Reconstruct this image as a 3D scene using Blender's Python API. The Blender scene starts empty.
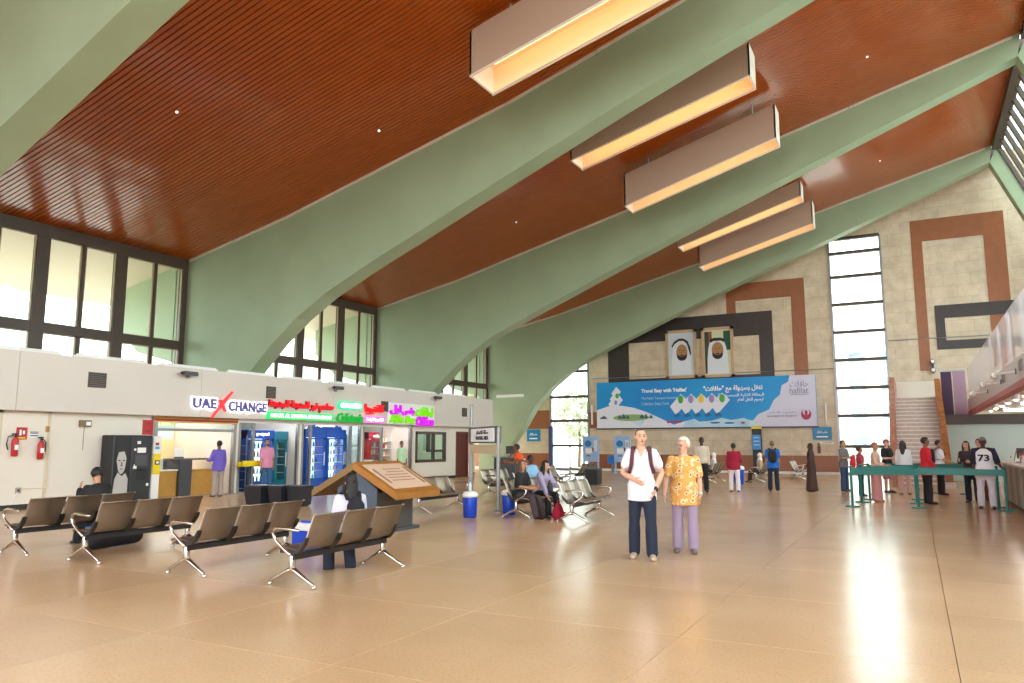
import bpy, bmesh, math, random
from mathutils import Vector, Matrix
random.seed(7)
SC = bpy.context.scene
COL = SC.collection
PI = math.pi

# ------------------------------------------------------------------ camera
# focal length, pitch and yaw were solved from the floor joints and the horizon (1024 x 683 frame)
FPX, HORIZON = 753.5, 444.0
cam_data = bpy.data.cameras.new('camera')
cam_data.sensor_width = 36.0
cam_data.lens = FPX / 1024.0 * 36.0
cam_data.clip_end = 600
cam = bpy.data.objects.new('camera', cam_data)
COL.objects.link(cam)
PITCH = math.atan((HORIZON - 341.5) / FPX)
YAW = math.atan(403.0 / math.hypot(FPX, HORIZON - 341.5))
cam.location = (0, 0, 1.6)
cam.rotation_euler = (PI / 2 + PITCH, 0, YAW)
SC.camera = cam

# ------------------------------------------------------------------ sky and exposure
world = bpy.data.worlds.new('sky')
SC.world = world
world.use_nodes = True
bg = world.node_tree.nodes['Background']
bg.inputs['Color'].default_value = (0.90, 0.95, 1.0, 1)
bg.inputs['Strength'].default_value = 5.0
SC.view_settings.view_transform = 'Standard'
SC.view_settings.look = 'None'
SC.view_settings.gamma = 1
SC.view_settings.use_curve_mapping = False
SC.view_settings.exposure = 0.38
SC.cycles.max_bounces = 10
SC.cycles.diffuse_bounces = 6
SC.cycles.glossy_bounces = 4
SC.cycles.transparent_max_bounces = 16
SC.cycles.caustics_reflective = False
SC.cycles.caustics_refractive = False

# ------------------------------------------------------------------ materials
def lin(c):
    c = c / 255.0
    return c / 12.92 if c <= 0.04045 else ((c + 0.055) / 1.055) ** 2.4
def rgb(h):
    h = h.lstrip('#')
    return tuple(lin(int(h[i:i + 2], 16)) for i in (0, 2, 4)) + (1,)
MATS = {}
def mat(name, col='#cccccc', rough=0.5, metal=0.0, spec=0.5, emit=None, estr=0.0, noise=0.0, nscale=6.0, bump=0.0, bscale=40.0, coat=0.0, alpha_glass=None, col2=None):
    if name in MATS:
        return MATS[name]
    m = bpy.data.materials.new(name)
    m.use_nodes = True
    nt = m.node_tree; N = nt.nodes; L = nt.links
    b = N['Principled BSDF']
    b.inputs['Base Color'].default_value = rgb(col)
    b.inputs['Roughness'].default_value = rough
    b.inputs['Metallic'].default_value = metal
    b.inputs['Specular IOR Level'].default_value = spec
    b.inputs['Coat Weight'].default_value = coat
    b.inputs['Coat Roughness'].default_value = 0.08
    if emit:
        b.inputs['Emission Color'].default_value = rgb(emit)
        b.inputs['Emission Strength'].default_value = estr
    if noise or col2 or bump:
        tc = N.new('ShaderNodeTexCoord')
    if noise or col2:
        nz = N.new('ShaderNodeTexNoise'); nz.inputs['Scale'].default_value = nscale; nz.inputs['Detail'].default_value = 5
        L.new(tc.outputs['Object'], nz.inputs['Vector'])
        r = N.new('ShaderNodeValToRGB')
        c = rgb(col)
        if col2:
            c2 = rgb(col2)
        else:
            c2 = tuple(max(0, x * (1 - noise)) for x in c[:3]) + (1,)
        r.color_ramp.elements[0].position = 0.35; r.color_ramp.elements[1].position = 0.68
        r.color_ramp.elements[0].color = c2; r.color_ramp.elements[1].color = c
        L.new(nz.outputs['Fac'], r.inputs['Fac']); L.new(r.outputs['Color'], b.inputs['Base Color'])
    if bump:
        n2 = N.new('ShaderNodeTexNoise'); n2.inputs['Scale'].default_value = bscale
        L.new(tc.outputs['Object'], n2.inputs['Vector'])
        bp = N.new('ShaderNodeBump'); bp.inputs['Strength'].default_value = bump; bp.inputs['Distance'].default_value = 0.01
        L.new(n2.outputs['Fac'], bp.inputs['Height']); L.new(bp.outputs['Normal'], b.inputs['Normal'])
    if alpha_glass is not None:
        # thin architectural glass: mostly transparent, reflecting at grazing angles
        out = N['Material Output']
        tr = N.new('ShaderNodeBsdfTransparent'); tr.inputs['Color'].default_value = rgb(col)
        gl = N.new('ShaderNodeBsdfGlossy'); gl.inputs['Roughness'].default_value = 0.02
        lw = N.new('ShaderNodeLayerWeight'); lw.inputs['Blend'].default_value = 0.5
        pw = N.new('ShaderNodeMath'); pw.operation = 'POWER'; pw.inputs[1].default_value = 4.0
        L.new(lw.outputs['Facing'], pw.inputs[0])
        mp = N.new('ShaderNodeMath'); mp.operation = 'MULTIPLY_ADD'; mp.inputs[1].default_value = 0.85; mp.inputs[2].default_value = 0.02 + alpha_glass
        L.new(pw.outputs[0], mp.inputs[0])
        mx = N.new('ShaderNodeMixShader')
        L.new(mp.outputs[0], mx.inputs['Fac']); L.new(tr.outputs[0], mx.inputs[1]); L.new(gl.outputs[0], mx.inputs[2])
        L.new(mx.outputs[0], out.inputs['Surface'])
    MATS[name] = m
    return m

def stone_mat(name, c1, c2, mortar, tw, th, rough=0.45):
    m = mat(name, c1, rough)
    nt = m.node_tree; N = nt.nodes; L = nt.links; b = N['Principled BSDF']
    tc = N.new('ShaderNodeTexCoord'); sx = N.new('ShaderNodeSeparateXYZ'); cb = N.new('ShaderNodeCombineXYZ')
    L.new(tc.outputs['Object'], sx.inputs[0]); L.new(sx.outputs['X'], cb.inputs['X']); L.new(sx.outputs['Z'], cb.inputs['Y'])
    br = N.new('ShaderNodeTexBrick'); br.inputs['Color1'].default_value = rgb(c1); br.inputs['Color2'].default_value = rgb(c2)
    br.inputs['Mortar'].default_value = rgb(mortar); br.inputs['Scale'].default_value = 1.0
    br.inputs['Mortar Size'].default_value = 0.008; br.inputs['Brick Width'].default_value = tw; br.inputs['Row Height'].default_value = th
    L.new(cb.outputs[0], br.inputs['Vector'])
    nz = N.new('ShaderNodeTexNoise'); nz.inputs['Scale'].default_value = 1.6; nz.inputs['Detail'].default_value = 8; nz.inputs['Roughness'].default_value = 0.65
    L.new(cb.outputs[0], nz.inputs['Vector'])
    mx = N.new('ShaderNodeMix'); mx.data_type = 'RGBA'; mx.blend_type = 'MULTIPLY'; mx.inputs['Factor'].default_value = 0.55
    rp = N.new('ShaderNodeValToRGB'); rp.color_ramp.elements[0].position = 0.3; rp.color_ramp.elements[1].position = 0.7
    rp.color_ramp.elements[0].color = rgb('#c4b49a'); rp.color_ramp.elements[1].color = (1, 1, 1, 1)
    L.new(nz.outputs['Fac'], rp.inputs['Fac']); L.new(br.outputs['Color'], mx.inputs[6]); L.new(rp.outputs['Color'], mx.inputs[7])
    L.new(mx.outputs[2], b.inputs['Base Color'])
    return m

def floor_mat():
    m = mat('polished_terrazzo', '#d3a678', 0.13, spec=0.38)
    nt = m.node_tree; N = nt.nodes; L = nt.links; b = N['Principled BSDF']
    ge = N.new('ShaderNodeNewGeometry'); oi = N.new('ShaderNodeObjectInfo')
    n1 = N.new('ShaderNodeTexNoise'); n1.inputs['Scale'].default_value = 0.5; n1.inputs['Detail'].default_value = 4
    n2 = N.new('ShaderNodeTexNoise'); n2.inputs['Scale'].default_value = 38; n2.inputs['Detail'].default_value = 3
    L.new(ge.outputs['Position'], n1.inputs['Vector']); L.new(ge.outputs['Position'], n2.inputs['Vector'])
    r1 = N.new('ShaderNodeValToRGB'); r1.color_ramp.elements[0].position = 0.3; r1.color_ramp.elements[1].position = 0.75
    r1.color_ramp.elements[0].color = rgb('#c8a37c'); r1.color_ramp.elements[1].color = rgb('#d8b48e')
    L.new(n1.outputs['Fac'], r1.inputs['Fac'])
    r2 = N.new('ShaderNodeValToRGB'); r2.color_ramp.elements[0].position = 0.32; r2.color_ramp.elements[1].position = 0.5
    r2.color_ramp.elements[0].color = rgb('#d8c7b2'); r2.color_ramp.elements[1].color = (1, 1, 1, 1)
    L.new(n2.outputs['Fac'], r2.inputs['Fac'])
    mx = N.new('ShaderNodeMix'); mx.data_type = 'RGBA'; mx.blend_type = 'MULTIPLY'; mx.inputs['Factor'].default_value = 0.35
    L.new(r1.outputs['Color'], mx.inputs[6]); L.new(r2.outputs['Color'], mx.inputs[7])
    hs = N.new('ShaderNodeHueSaturation'); ma = N.new('ShaderNodeMapRange'); ma.inputs['To Min'].default_value = 0.96; ma.inputs['To Max'].default_value = 1.04
    L.new(oi.outputs['Random'], ma.inputs['Value']); L.new(ma.outputs[0], hs.inputs['Value'])
    L.new(mx.outputs[2], hs.inputs['Color']); L.new(hs.outputs['Color'], b.inputs['Base Color'])
    n3 = N.new('ShaderNodeTexNoise'); n3.inputs['Scale'].default_value = 1.3
    L.new(ge.outputs['Position'], n3.inputs['Vector'])
    m2 = N.new('ShaderNodeMapRange'); m2.inputs['To Min'].default_value = 0.17; m2.inputs['To Max'].default_value = 0.25
    L.new(n3.outputs['Fac'], m2.inputs['Value']); L.new(m2.outputs[0], b.inputs['Roughness'])
    return m

def perforated_mat():
    m = mat('perforated_steel', '#9c8f80', 0.36, metal=0.85)
    nt = m.node_tree; N = nt.nodes; L = nt.links; b = N['Principled BSDF']
    tc = N.new('ShaderNodeTexCoord'); vo = N.new('ShaderNodeTexVoronoi'); vo.voronoi_dimensions = '2D'; vo.inputs['Scale'].default_value = 62; vo.inputs['Randomness'].default_value = 0.0
    L.new(tc.outputs['UV'], vo.inputs['Vector'])
    lt = N.new('ShaderNodeMath'); lt.operation = 'GREATER_THAN'; lt.inputs[1].default_value = 0.27
    L.new(vo.outputs['Distance'], lt.inputs[0]); L.new(lt.outputs[0], b.inputs['Alpha'])
    return m

def painted_sheen_glass(name, c, amount):
    m = mat(name, c, 0.3)
    nt = m.node_tree; N = nt.nodes; L = nt.links
    tr = N.new('ShaderNodeBsdfTransparent'); mx = N.new('ShaderNodeMixShader'); mx.inputs['Fac'].default_value = amount
    L.new(tr.outputs[0], mx.inputs[1]); L.new(N['Principled BSDF'].outputs[0], mx.inputs[2]); L.new(mx.outputs[0], N['Material Output'].inputs['Surface'])
    return m

def flower_mat():
    m = mat('flower_print', '#e9b45a', 0.8)
    nt = m.node_tree; N = nt.nodes; L = nt.links; b = N['Principled BSDF']
    tc = N.new('ShaderNodeTexCoord'); vo = N.new('ShaderNodeTexVoronoi'); vo.inputs['Scale'].default_value = 13
    nz = N.new('ShaderNodeTexNoise'); nz.inputs['Scale'].default_value = 16
    L.new(tc.outputs['Object'], nz.inputs['Vector']); L.new(tc.outputs['Object'], vo.inputs['Vector'])
    ad = N.new('ShaderNodeMath'); ad.operation = 'MULTIPLY_ADD'; ad.inputs[1].default_value = 0.6
    L.new(nz.outputs['Fac'], ad.inputs[0]); L.new(vo.outputs['Distance'], ad.inputs[2])
    r = N.new('ShaderNodeValToRGB'); e = r.color_ramp.elements
    e[0].position = 0.42; e[0].color = rgb('#a8661c'); e[1].position = 0.95; e[1].color = rgb('#dca858')
    for p, c in ((0.52, '#dc9a3a'), (0.60, '#f0e4c8'), (0.70, '#e6c48c'), (0.82, '#d89c48')):
        k = r.color_ramp.elements.new(p); k.color = rgb(c)
    L.new(ad.outputs[0], r.inputs['Fac']); L.new(r.outputs['Color'], b.inputs['Base Color'])
    return m

# ------------------------------------------------------------------ mesh helpers
class MB:
    def __init__(s):
        s.v = []; s.f = []
    def add(s, vs, fs):
        o = len(s.v); s.v += [tuple(v) for v in vs]; s.f += [tuple(i + o for i in f) for f in fs]; return s
    def box(s, x0, x1, y0, y1, z0, z1):
        return s.add([(x0, y0, z0), (x1, y0, z0), (x1, y1, z0), (x0, y1, z0), (x0, y0, z1), (x1, y0, z1), (x1, y1, z1), (x0, y1, z1)],
                     [(3, 2, 1, 0), (4, 5, 6, 7), (0, 1, 5, 4), (1, 2, 6, 5), (2, 3, 7, 6), (3, 0, 4, 7)])
    def bbox(s, x0, x1, y0, y1, z0, z1, b=0.01):
        # box with a chamfered vertical edges and top rim
        pts = [(x0 + b, y0), (x1 - b, y0), (x1, y0 + b), (x1, y1 - b), (x1 - b, y1), (x0 + b, y1), (x0, y1 - b), (x0, y0 + b)]
        cx, cy = (x0 + x1) / 2, (y0 + y1) / 2
        ins = [(cx + (p[0] - cx) * (1 - 2 * b / max(x1 - x0, 1e-6)), cy + (p[1] - cy) * (1 - 2 * b / max(y1 - y0, 1e-6))) for p in pts]
        v = [(p[0], p[1], z0) for p in pts] + [(p[0], p[1], z1 - b) for p in pts] + [(p[0], p[1], z1) for p in ins]
        f = [tuple(range(7, -1, -1)), tuple(range(16, 24))]
        for k in range(2):
            for i in range(8):
                j = (i + 1) % 8
                f.append((k * 8 + i, k * 8 + j, k * 8 + 8 + j, k * 8 + 8 + i))
        return s.add(v, f)
    def prism(s, poly, axis, a, b):
        # poly: 2-D outline; axis 'y': (x,z) swept in y, 'x': (y,z) swept in x, 'z': (x,y) swept in z
        def P(p, t):
            return {'y': (p[0], t, p[1]), 'x': (t, p[0], p[1]), 'z': (p[0], p[1], t)}[axis]
        n = len(poly)
        f = [tuple(range(n)), tuple(range(2 * n - 1, n - 1, -1))] + [(i, i + n, (i + 1) % n + n, (i + 1) % n) for i in range(n)]
        return s.add([P(p, a) for p in poly] + [P(p, b) for p in poly], f)
    def rings(s, R, closed=True):
        n = len(R[0]); v = [p for r in R for p in r]; f = []
        for k in range(len(R) - 1):
            for i in range(n):
                j = (i + 1) % n
                f.append((k * n + i, k * n + j, (k + 1) * n + j, (k + 1) * n + i))
        if closed:
            f.append(tuple(range(n - 1, -1, -1))); f.append(tuple((len(R) - 1) * n + i for i in range(n)))
        return s.add(v, f)
    def lathe(s, prof, n=16, c=(0, 0, 0), axis='z', sx=1.0, sy=1.0):
        R = []
        for r, z in prof:
            ring = []
            for i in range(n):
                a = 2 * PI * i / n; x, y = r * math.cos(a) * sx, r * math.sin(a) * sy
                p = {'z': (x, y, z), 'x': (z, x, y), 'y': (y, z, x)}[axis]
                ring.append((p[0] + c[0], p[1] + c[1], p[2] + c[2]))
            R.append(ring)
        return s.rings(R)
    def limb(s, P, R, side=None, n=10, cap=0.7):
        P = [Vector(p) for p in P]; R = [(r, r) if isinstance(r, (int, float)) else r for r in R]
        side = Vector(side) if side is not None else None
        rr = []; last = None
        def frame(t, last):
            if side is not None and abs(side.normalized().dot(t)) < 0.98:
                a = side - t * side.dot(t)
            elif last is not None:
                a = last - t * last.dot(t)
            else:
                a = t.orthogonal()
            a.normalize(); return a, t.cross(a)
        T = []
        for i in range(len(P)):
            if i == 0: t = P[1] - P[0]
            elif i == len(P) - 1: t = P[-1] - P[-2]
            else: t = (P[i + 1] - P[i]).normalized() + (P[i] - P[i - 1]).normalized()
            T.append(t.normalized())
        def ring(p, t, ra, rb, last):
            a, b = frame(t, last)
            return [tuple(p + a * (ra * math.cos(2 * PI * k / n)) + b * (rb * math.sin(2 * PI * k / n))) for k in range(n)], a
        if cap:
            m0 = min(R[0]) * cap
            for q, k in ((1.0, 0.25), (0.75, 0.7)):
                g, last = ring(P[0] - T[0] * m0 * q, T[0], R[0][0] * k, R[0][1] * k, last); rr.append(g)
        for p, t, (ra, rb) in zip(P, T, R):
            g, last = ring(p, t, ra, rb, last); rr.append(g)
        if cap:
            m1 = min(R[-1]) * cap
            for q, k in ((0.75, 0.7), (1.0, 0.25)):
                g, last = ring(P[-1] + T[-1] * m1 * q, T[-1], R[-1][0] * k, R[-1][1] * k, last); rr.append(g)
        return s.rings(rr)
    def tube(s, P, r, n=8):
        return s.limb(P, [r] * len(P), n=n, cap=0)
    def ell(s, c, r, n=14, m=9, rot=None):
        R = []
        for k in range(m + 1):
            th = PI * (k + 0.0) / m; th = min(max(th, 0.06), PI - 0.06)
            ring = []
            for i in range(n):
                a = 2 * PI * i / n
                p = Vector((r[0] * math.sin(th) * math.cos(a), r[1] * math.sin(th) * math.sin(a), -r[2] * math.cos(th)))
                if rot is not None: p = rot @ p
                ring.append(tuple(p + Vector(c)))
            R.append(ring)
        return s.rings(R)
    def mesh(s, name='mesh'):
        me = bpy.data.meshes.new(name); me.from_pydata(s.v, [], s.f); me.update()
        bm = bmesh.new(); bm.from_mesh(me); bmesh.ops.recalc_face_normals(bm, faces=bm.faces); bm.to_mesh(me); bm.free()
        return me
    def build(s, name, m, parent=None, smooth=False, **kw):
        return link(name, s.mesh(name), m, parent, smooth, **kw)

def link(name, me, m, parent=None, smooth=False, loc=None, mtx=None):
    if m is not None:
        me.materials.clear(); me.materials.append(m if not isinstance(m, str) else MATS[m])
    if smooth:
        me.polygons.foreach_set('use_smooth', [True] * len(me.polygons))
        me.update()
    o = bpy.data.objects.new(name, me); COL.objects.link(o)
    if parent is not None: o.parent = parent
    if loc is not None: o.location = loc
    if mtx is not None: o.matrix_local = mtx
    return o
def inst(o, parent=None, loc=None, name=None, mtx=None):
    c = bpy.data.objects.new(name or o.name.split('.')[0], o.data); COL.objects.link(c)
    if parent is not None: c.parent = parent
    if loc is not None: c.location = loc
    if mtx is not None: c.matrix_local = mtx
    return c
def tag(o, label=None, cat=None, group=None, kind=None):
    if label: o['label'] = label
    if cat: o['category'] = cat
    if group: o['group'] = group
    if kind: o['kind'] = kind
    return o
def thing(name, label, cat, loc=(0, 0, 0), rz=0.0, group=None):
    o = bpy.data.objects.new(name, None); COL.objects.link(o); o.empty_display_size = 0.1
    o.location = loc; o.rotation_euler = (0, 0, rz)
    return tag(o, label, cat, group)
def struct(name, mb, m, parent=None, label=None):
    o = mb.build(name, m, parent)
    if parent is None: tag(o, label, None, None, 'structure')
    return o
def group_struct(name, label=None):
    o = bpy.data.objects.new(name, None); COL.objects.link(o); tag(o, label, None, None, 'structure'); return o
def copy_tree(o, parent=None):
    c = o.copy(); COL.objects.link(c); c.parent = parent
    for ch in list(o.children): copy_tree(ch, c)
    return c

# ------------------------------------------------------------------ lettering
_AR = dict(zip('ابةتثجحخدذرزسشصضطظعغفقكلمنهوىي',
     [0xFE8D, 0xFE8F, 0xFE93, 0xFE95, 0xFE99, 0xFE9D, 0xFEA1, 0xFEA5, 0xFEA9, 0xFEAB, 0xFEAD, 0xFEAF, 0xFEB1, 0xFEB5, 0xFEB9, 0xFEBD, 0xFEC1, 0xFEC5, 0xFEC9, 0xFECD, 0xFED1, 0xFED5, 0xFED9, 0xFEDD, 0xFEE1, 0xFEE5, 0xFEE9, 0xFEED, 0xFEEF, 0xFEF1]))
_AR['آ'] = 0xFE81
_NOJOIN = set('اآدذرزوةى')
def ar(s):
    out = []; i = 0
    prev = False
    while i < len(s):
        ch = s[i]
        if ch not in _AR:
            out.append(ch); prev = False; i += 1; continue
        if ch == 'ل' and i + 1 < len(s) and s[i + 1] == 'ا':
            out.append(chr(0xFEFC if prev else 0xFEFB)); prev = False; i += 2; continue
        nxt = i + 1 < len(s) and s[i + 1] in _AR and ch not in _NOJOIN
        b = _AR[ch]
        out.append(chr(b + (3 if prev and nxt else 1 if prev else 2 if nxt else 0)))
        prev = nxt; i += 1
    return ''.join(reversed(out))
def text_mesh(body, width=None, height=None, depth=0.02, bold=0.0, shear=0.0):
    c = bpy.data.curves.new('lettering', 'FONT'); c.body = body; c.extrude = 0.5 * depth; c.offset = bold; c.resolution_u = 2; c.shear = shear
    c.align_x = 'CENTER'; c.align_y = 'CENTER'
    o = bpy.data.objects.new('lettering', c); COL.objects.link(o)
    dg = bpy.context.evaluated_depsgraph_get()
    me = bpy.data.meshes.new_from_object(o.evaluated_get(dg)); bpy.data.objects.remove(o); bpy.data.curves.remove(c)
    xs = [v.co.x for v in me.vertices]; ys = [v.co.y for v in me.vertices]
    x0, x1, y0, y1 = min(xs), max(xs), min(ys), max(ys)
    sx = width / (x1 - x0) if width else None; sy = height / (y1 - y0) if height else None
    if sx is None: sx = sy
    if sy is None: sy = sx
    for v in me.vertices:
        v.co.x = (v.co.x - (x0 + x1) / 2) * sx; v.co.y = (v.co.y - (y0 + y1) / 2) * sy
    return me
def face_px(x, y, z):      # local x -> world +Y, y -> +Z, normal -> +X  (things on the left wall)
    return Matrix(((0, 0, 1, x), (1, 0, 0, y), (0, 1, 0, z), (0, 0, 0, 1)))
def face_ny(x, y, z):      # normal -> -Y (things on the far wall)
    return Matrix(((1, 0, 0, x), (0, 0, -1, y), (0, 1, 0, z), (0, 0, 0, 1)))
# ------------------------------------------------------------------ palette
mat('rib_green', '#9fb192', 0.55, noise=0.10, nscale=0.8)
mat('white_trim', '#d9cdbb', 0.6)
mat('cream_wall', '#e6dccf', 0.6, noise=0.05, nscale=0.7)
mat('fascia_paint', '#dcd2c9', 0.55, noise=0.05, nscale=0.5)
mat('dark_bronze', '#55453d', 0.45, noise=0.15, nscale=3)
mat('slat_orange', '#a84e14', 0.25, spec=0.45, noise=0.10, nscale=2, coat=0.4)
mat('deck_brown', '#5c2a0e', 0.6)  # dark brown of the roof deck above the slats
mat('black_skirting', '#2a2624', 0.5)
mat('window_glass', '#f4fbf7', alpha_glass=0.02)
mat('shop_glass', '#eef8f8', alpha_glass=0.02)
painted_sheen_glass('balustrade_glass', '#e2cfd6', 0.30)  # milky pink reflection on the glass is put into its colour
mat('lamp_box_outside', '#b49a88', 0.6)
mat('lamp_box_rim', '#efe4d6', 0.5)
mat('lamp_box_inside', '#ffe2c0', 0.6)
mat('lamp_tube_warm', '#fff0d0', emit='#ffcf98', estr=2.6)
mat('lamp_tube_white', '#ffffff', emit='#f4faff', estr=32.0)
mat('brown_inlay', '#a0603c', 0.4, noise=0.12, nscale=3)
mat('black_inlay', '#3d3332', 0.4, noise=0.15, nscale=3)
mat('orange_marble', '#b5713c', 0.35, col2='#8f4f26', nscale=5)
mat('pink_marble', '#b47a60', 0.35, col2='#955a44', nscale=5)
mat('step_stone', '#ece2da', 0.5, noise=0.12, nscale=6)
mat('riser_stone', '#cbb8ae', 0.6, noise=0.2, nscale=6)
mat('teal_wall', '#cfe4de', 0.6)
mat('dark_beam', '#5b5550', 0.6)
mat('purple_glass', '#4a3450', 0.5, spec=0.3)
mat('pink_band', '#c9b4b4', 0.4, noise=0.08, nscale=2)
mat('red_paint', '#b5282c', 0.45)
mat('white_paint', '#f0efec', 0.5)
mat('black_paint', '#1c1b1d', 0.45)
mat('grey_paint', '#8e8b88', 0.5)
mat('dark_grey', '#4a4a50', 0.5)
mat('chrome', '#cfcac4', 0.14, metal=1.0)
mat('steel_dull', '#9c9a98', 0.4, metal=0.8)
mat('teal_paint', '#0d6e66', 0.45)
mat('asphalt', '#dcd6ca', 0.9, noise=0.1, nscale=0.3)
mat('far_building', '#d8d2c8', 0.8)
mat('far_window', '#6d7a86', 0.3)
mat('foliage', '#c4c8ac', 0.8, noise=0.4, nscale=4)
mat('bark', '#6b5540', 0.9)
stone_mat('beige_stone', '#e6d4bc', '#dccab2', '#c2b09a', 1.2, 0.6)
stone_mat('cream_stone', '#e2d3b4', '#dccdae', '#cdbd9e', 1.2, 0.6)
floor_mat(); perforated_mat(); flower_mat()

YW = 43.75                      # far wall
XF = -19.3                      # front of the shop fascia
XL = -19.55                     # front of the shop walls
XG = -23.64                     # clerestory glazing
RIBS = [-3.9, 7.37, 18.65, 29.93, 41.2]
RT = 0.7                        # rib thickness
ROOF = [(-23.64, 8.38), (-18.72, 9.40), (-14.76, 10.42), (-10.08, 11.62), (-4.32, 13.48), (4.15, 15.78)]
def roof_z(x):
    for (a, b), (c, d) in zip(ROOF, ROOF[1:]):
        if x <= c: return b + (d - b) * (x - a) / (c - a)
    return ROOF[-1][1]

# ------------------------------------------------------------------ floor: slabs of about two metres
PITCH_S = 2.022
fl = group_struct('floor', 'polished tan terrazzo floor of large square slabs')
MB().box(-26, 9, -14, 46, -0.25, -0.02).build('bed', mat('joint_grout', '#8a6a4a', 0.7), fl)
g = 0.003
slab = MB().bbox(-PITCH_S / 2 + g, PITCH_S / 2 - g, -PITCH_S / 2 + g, PITCH_S / 2 - g, -0.02, 0.0, 0.0015).mesh('slab')
slab.materials.append(MATS['polished_terrazzo'])
rest = MB()
for i in range(-13, 6):
    for j in range(-6, 20):
        cx = -1.85 + PITCH_S * (i + 0.5); cy = 4.485 + PITCH_S * (j + 0.5)
        near = 2.4 < cy < 21.5 and -19.3 < cx < 2.2 and abs(cx + 0.53 * cy) < 0.62 * cy + 2.2
        if near:
            o = bpy.data.objects.new('slab', slab); COL.objects.link(o); o.parent = fl; o.location = (cx, cy, 0)
        else:
            rest.box(cx - PITCH_S / 2 + g, cx + PITCH_S / 2 - g, cy - PITCH_S / 2 + g, cy + PITCH_S / 2 - g, -0.02, 0.0)
tag(rest.build('distant_slabs', 'polished_terrazzo', fl), kind='stuff')

# ------------------------------------------------------------------ ceiling with thin metal slats running up the slope
ce = group_struct('ceiling', 'sloping ceiling of orange brown metal slats between green ribs')
up = [(x, z + 0.10) for x, z in ROOF]
MB().prism(up + [(x, z + 0.5) for x, z in reversed(ROOF)], 'y', -14, YW + 0.5).build('roof_deck', 'deck_brown', ce)
SP = 0.15
bays = [(-14, RIBS[0])] + [(RIBS[k] + RT, RIBS[k + 1]) for k in range(4)] + [(RIBS[4] + RT, YW)]
for (a, b) in bays:
    n = max(1, int(round((b - a) / SP))); w = (b - a) / n
    mb = MB()
    for k in range(n):
        y0 = a + k * w; y1 = y0 + w
        sec = [(y0, 0.045), (y0 + 0.012, 0.03), (y0 + 0.02, 0.0), (y1 - 0.02, 0.0), (y1 - 0.012, 0.03), (y1, 0.045)]
        vs = [(x, y, z + d) for x, z in ROOF for y, d in sec]
        fs = [(r * 6 + c, r * 6 + c + 1, (r + 1) * 6 + c + 1, (r + 1) * 6 + c) for r in range(len(ROOF) - 1) for c in range(5)]
        mb.add(vs, fs)
    me = bpy.data.meshes.new('ceiling_slats'); me.from_pydata(mb.v, [], mb.f); me.update(); me.flip_normals()
    tag(link('ceiling_slats', me, 'slat_orange', ce), kind='stuff')

# ------------------------------------------------------------------ green ribs
LOW = [(-22.9, 0.0), (-22.4, 0.95), (-21.6, 1.95), (-21.0, 2.70), (-20.15, 4.05), (-19.1, 5.02), (-18.1, 5.78), (-16.9, 6.50), (-15.5, 7.13), (-14.6, 7.52), (-13.5, 7.96), (-11.5, 8.80), (-9.0, 9.82), (-6.5, 10.84), (-4.4, 11.66), (-2.0, 12.60), (1.0, 13.78), (4.0, 14.95)]
TOP = [(-24.2, 0.0), (-24.2, 1.6), (-24.2, 3.2), (-24.2, 4.6), (-24.2, 6.2), (-24.2, 7.4), (-24.2, 8.40)]
def rib_mesh():
    tops = TOP + [(x, roof_z(x) + 0.06) for x in (-21.0, -18.8, -16.5, -14.8, -12.4, -10.1, -7.2, -4.4, -2.0, 1.0, 4.15)]
    R = [[(l[0], 0, l[1]), (l[0], RT, l[1]), (t[0], RT, t[1]), (t[0], 0, t[1])] for l, t in zip(LOW, tops)]
    return MB().rings(R)
rib0 = rib_mesh().mesh('rib')
# slender limb that runs down the glazed slope on the right
limb0 = MB().prism([(4.0, 14.95), (4.35, 15.75), (8.9, 4.6), (8.3, 4.6)], 'y', 0, RT).mesh('down_limb')
fin0 = MB().prism([(-24.15, 4.6), (-26.2, 5.1), (-27.6, 6.3), (-27.6, 7.55), (-24.15, 8.35)], 'y', 0, RT).mesh('outer_fin')
fillet_lab = ['huge green curved roof rib out of view behind the viewer', 'green curved roof rib crossing the top left corner',
              'nearest whole green curved rib sweeping up from behind the exchange sign', 'middle green curved rib sweeping up from above the neon signs',
              'farthest green curved rib in front of the stone end wall']
for k, y in enumerate(RIBS):
    r = thing('roof_rib', fillet_lab[k], 'roof rib', (0, y, 0), group='green concrete roof ribs')
    link('rib', rib0 if k == 0 else rib0.copy(), 'rib_green', r)
    link('down_limb', limb0 if k == 0 else limb0.copy(), 'rib_green', r)
    link('outer_fin', fin0 if k == 0 else fin0.copy(), 'rib_green', r)
    # pale cover strips where the slats meet the near side of the rib
    xs = [-23.5, -21.2, -18.72, -16.6, -14.76, -12.3, -10.08, -7.2, -4.32, -1.4, 1.4, 3.9]
    for a, b in zip(xs, xs[1:]):
        j = random.uniform(-0.012, 0.012)
        b2 = b - 0.03
        MB().add([(a, -0.035, roof_z(a) - 0.09 + j), (b2, -0.035, roof_z(b2) - 0.09 + j), (b2, 0.005, roof_z(b2) - 0.09 + j), (a, 0.005, roof_z(a) - 0.09 + j),
                  (a, -0.035, roof_z(a) + j), (b2, -0.035, roof_z(b2) + j), (b2, 0.005, roof_z(b2) + j), (a, 0.005, roof_z(a) + j)],
                 [(3, 2, 1, 0), (4, 5, 6, 7), (0, 1, 5, 4), (1, 2, 6, 5), (2, 3, 7, 6), (3, 0, 4, 7)]).build('cover_strip', 'white_trim', r)
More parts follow.
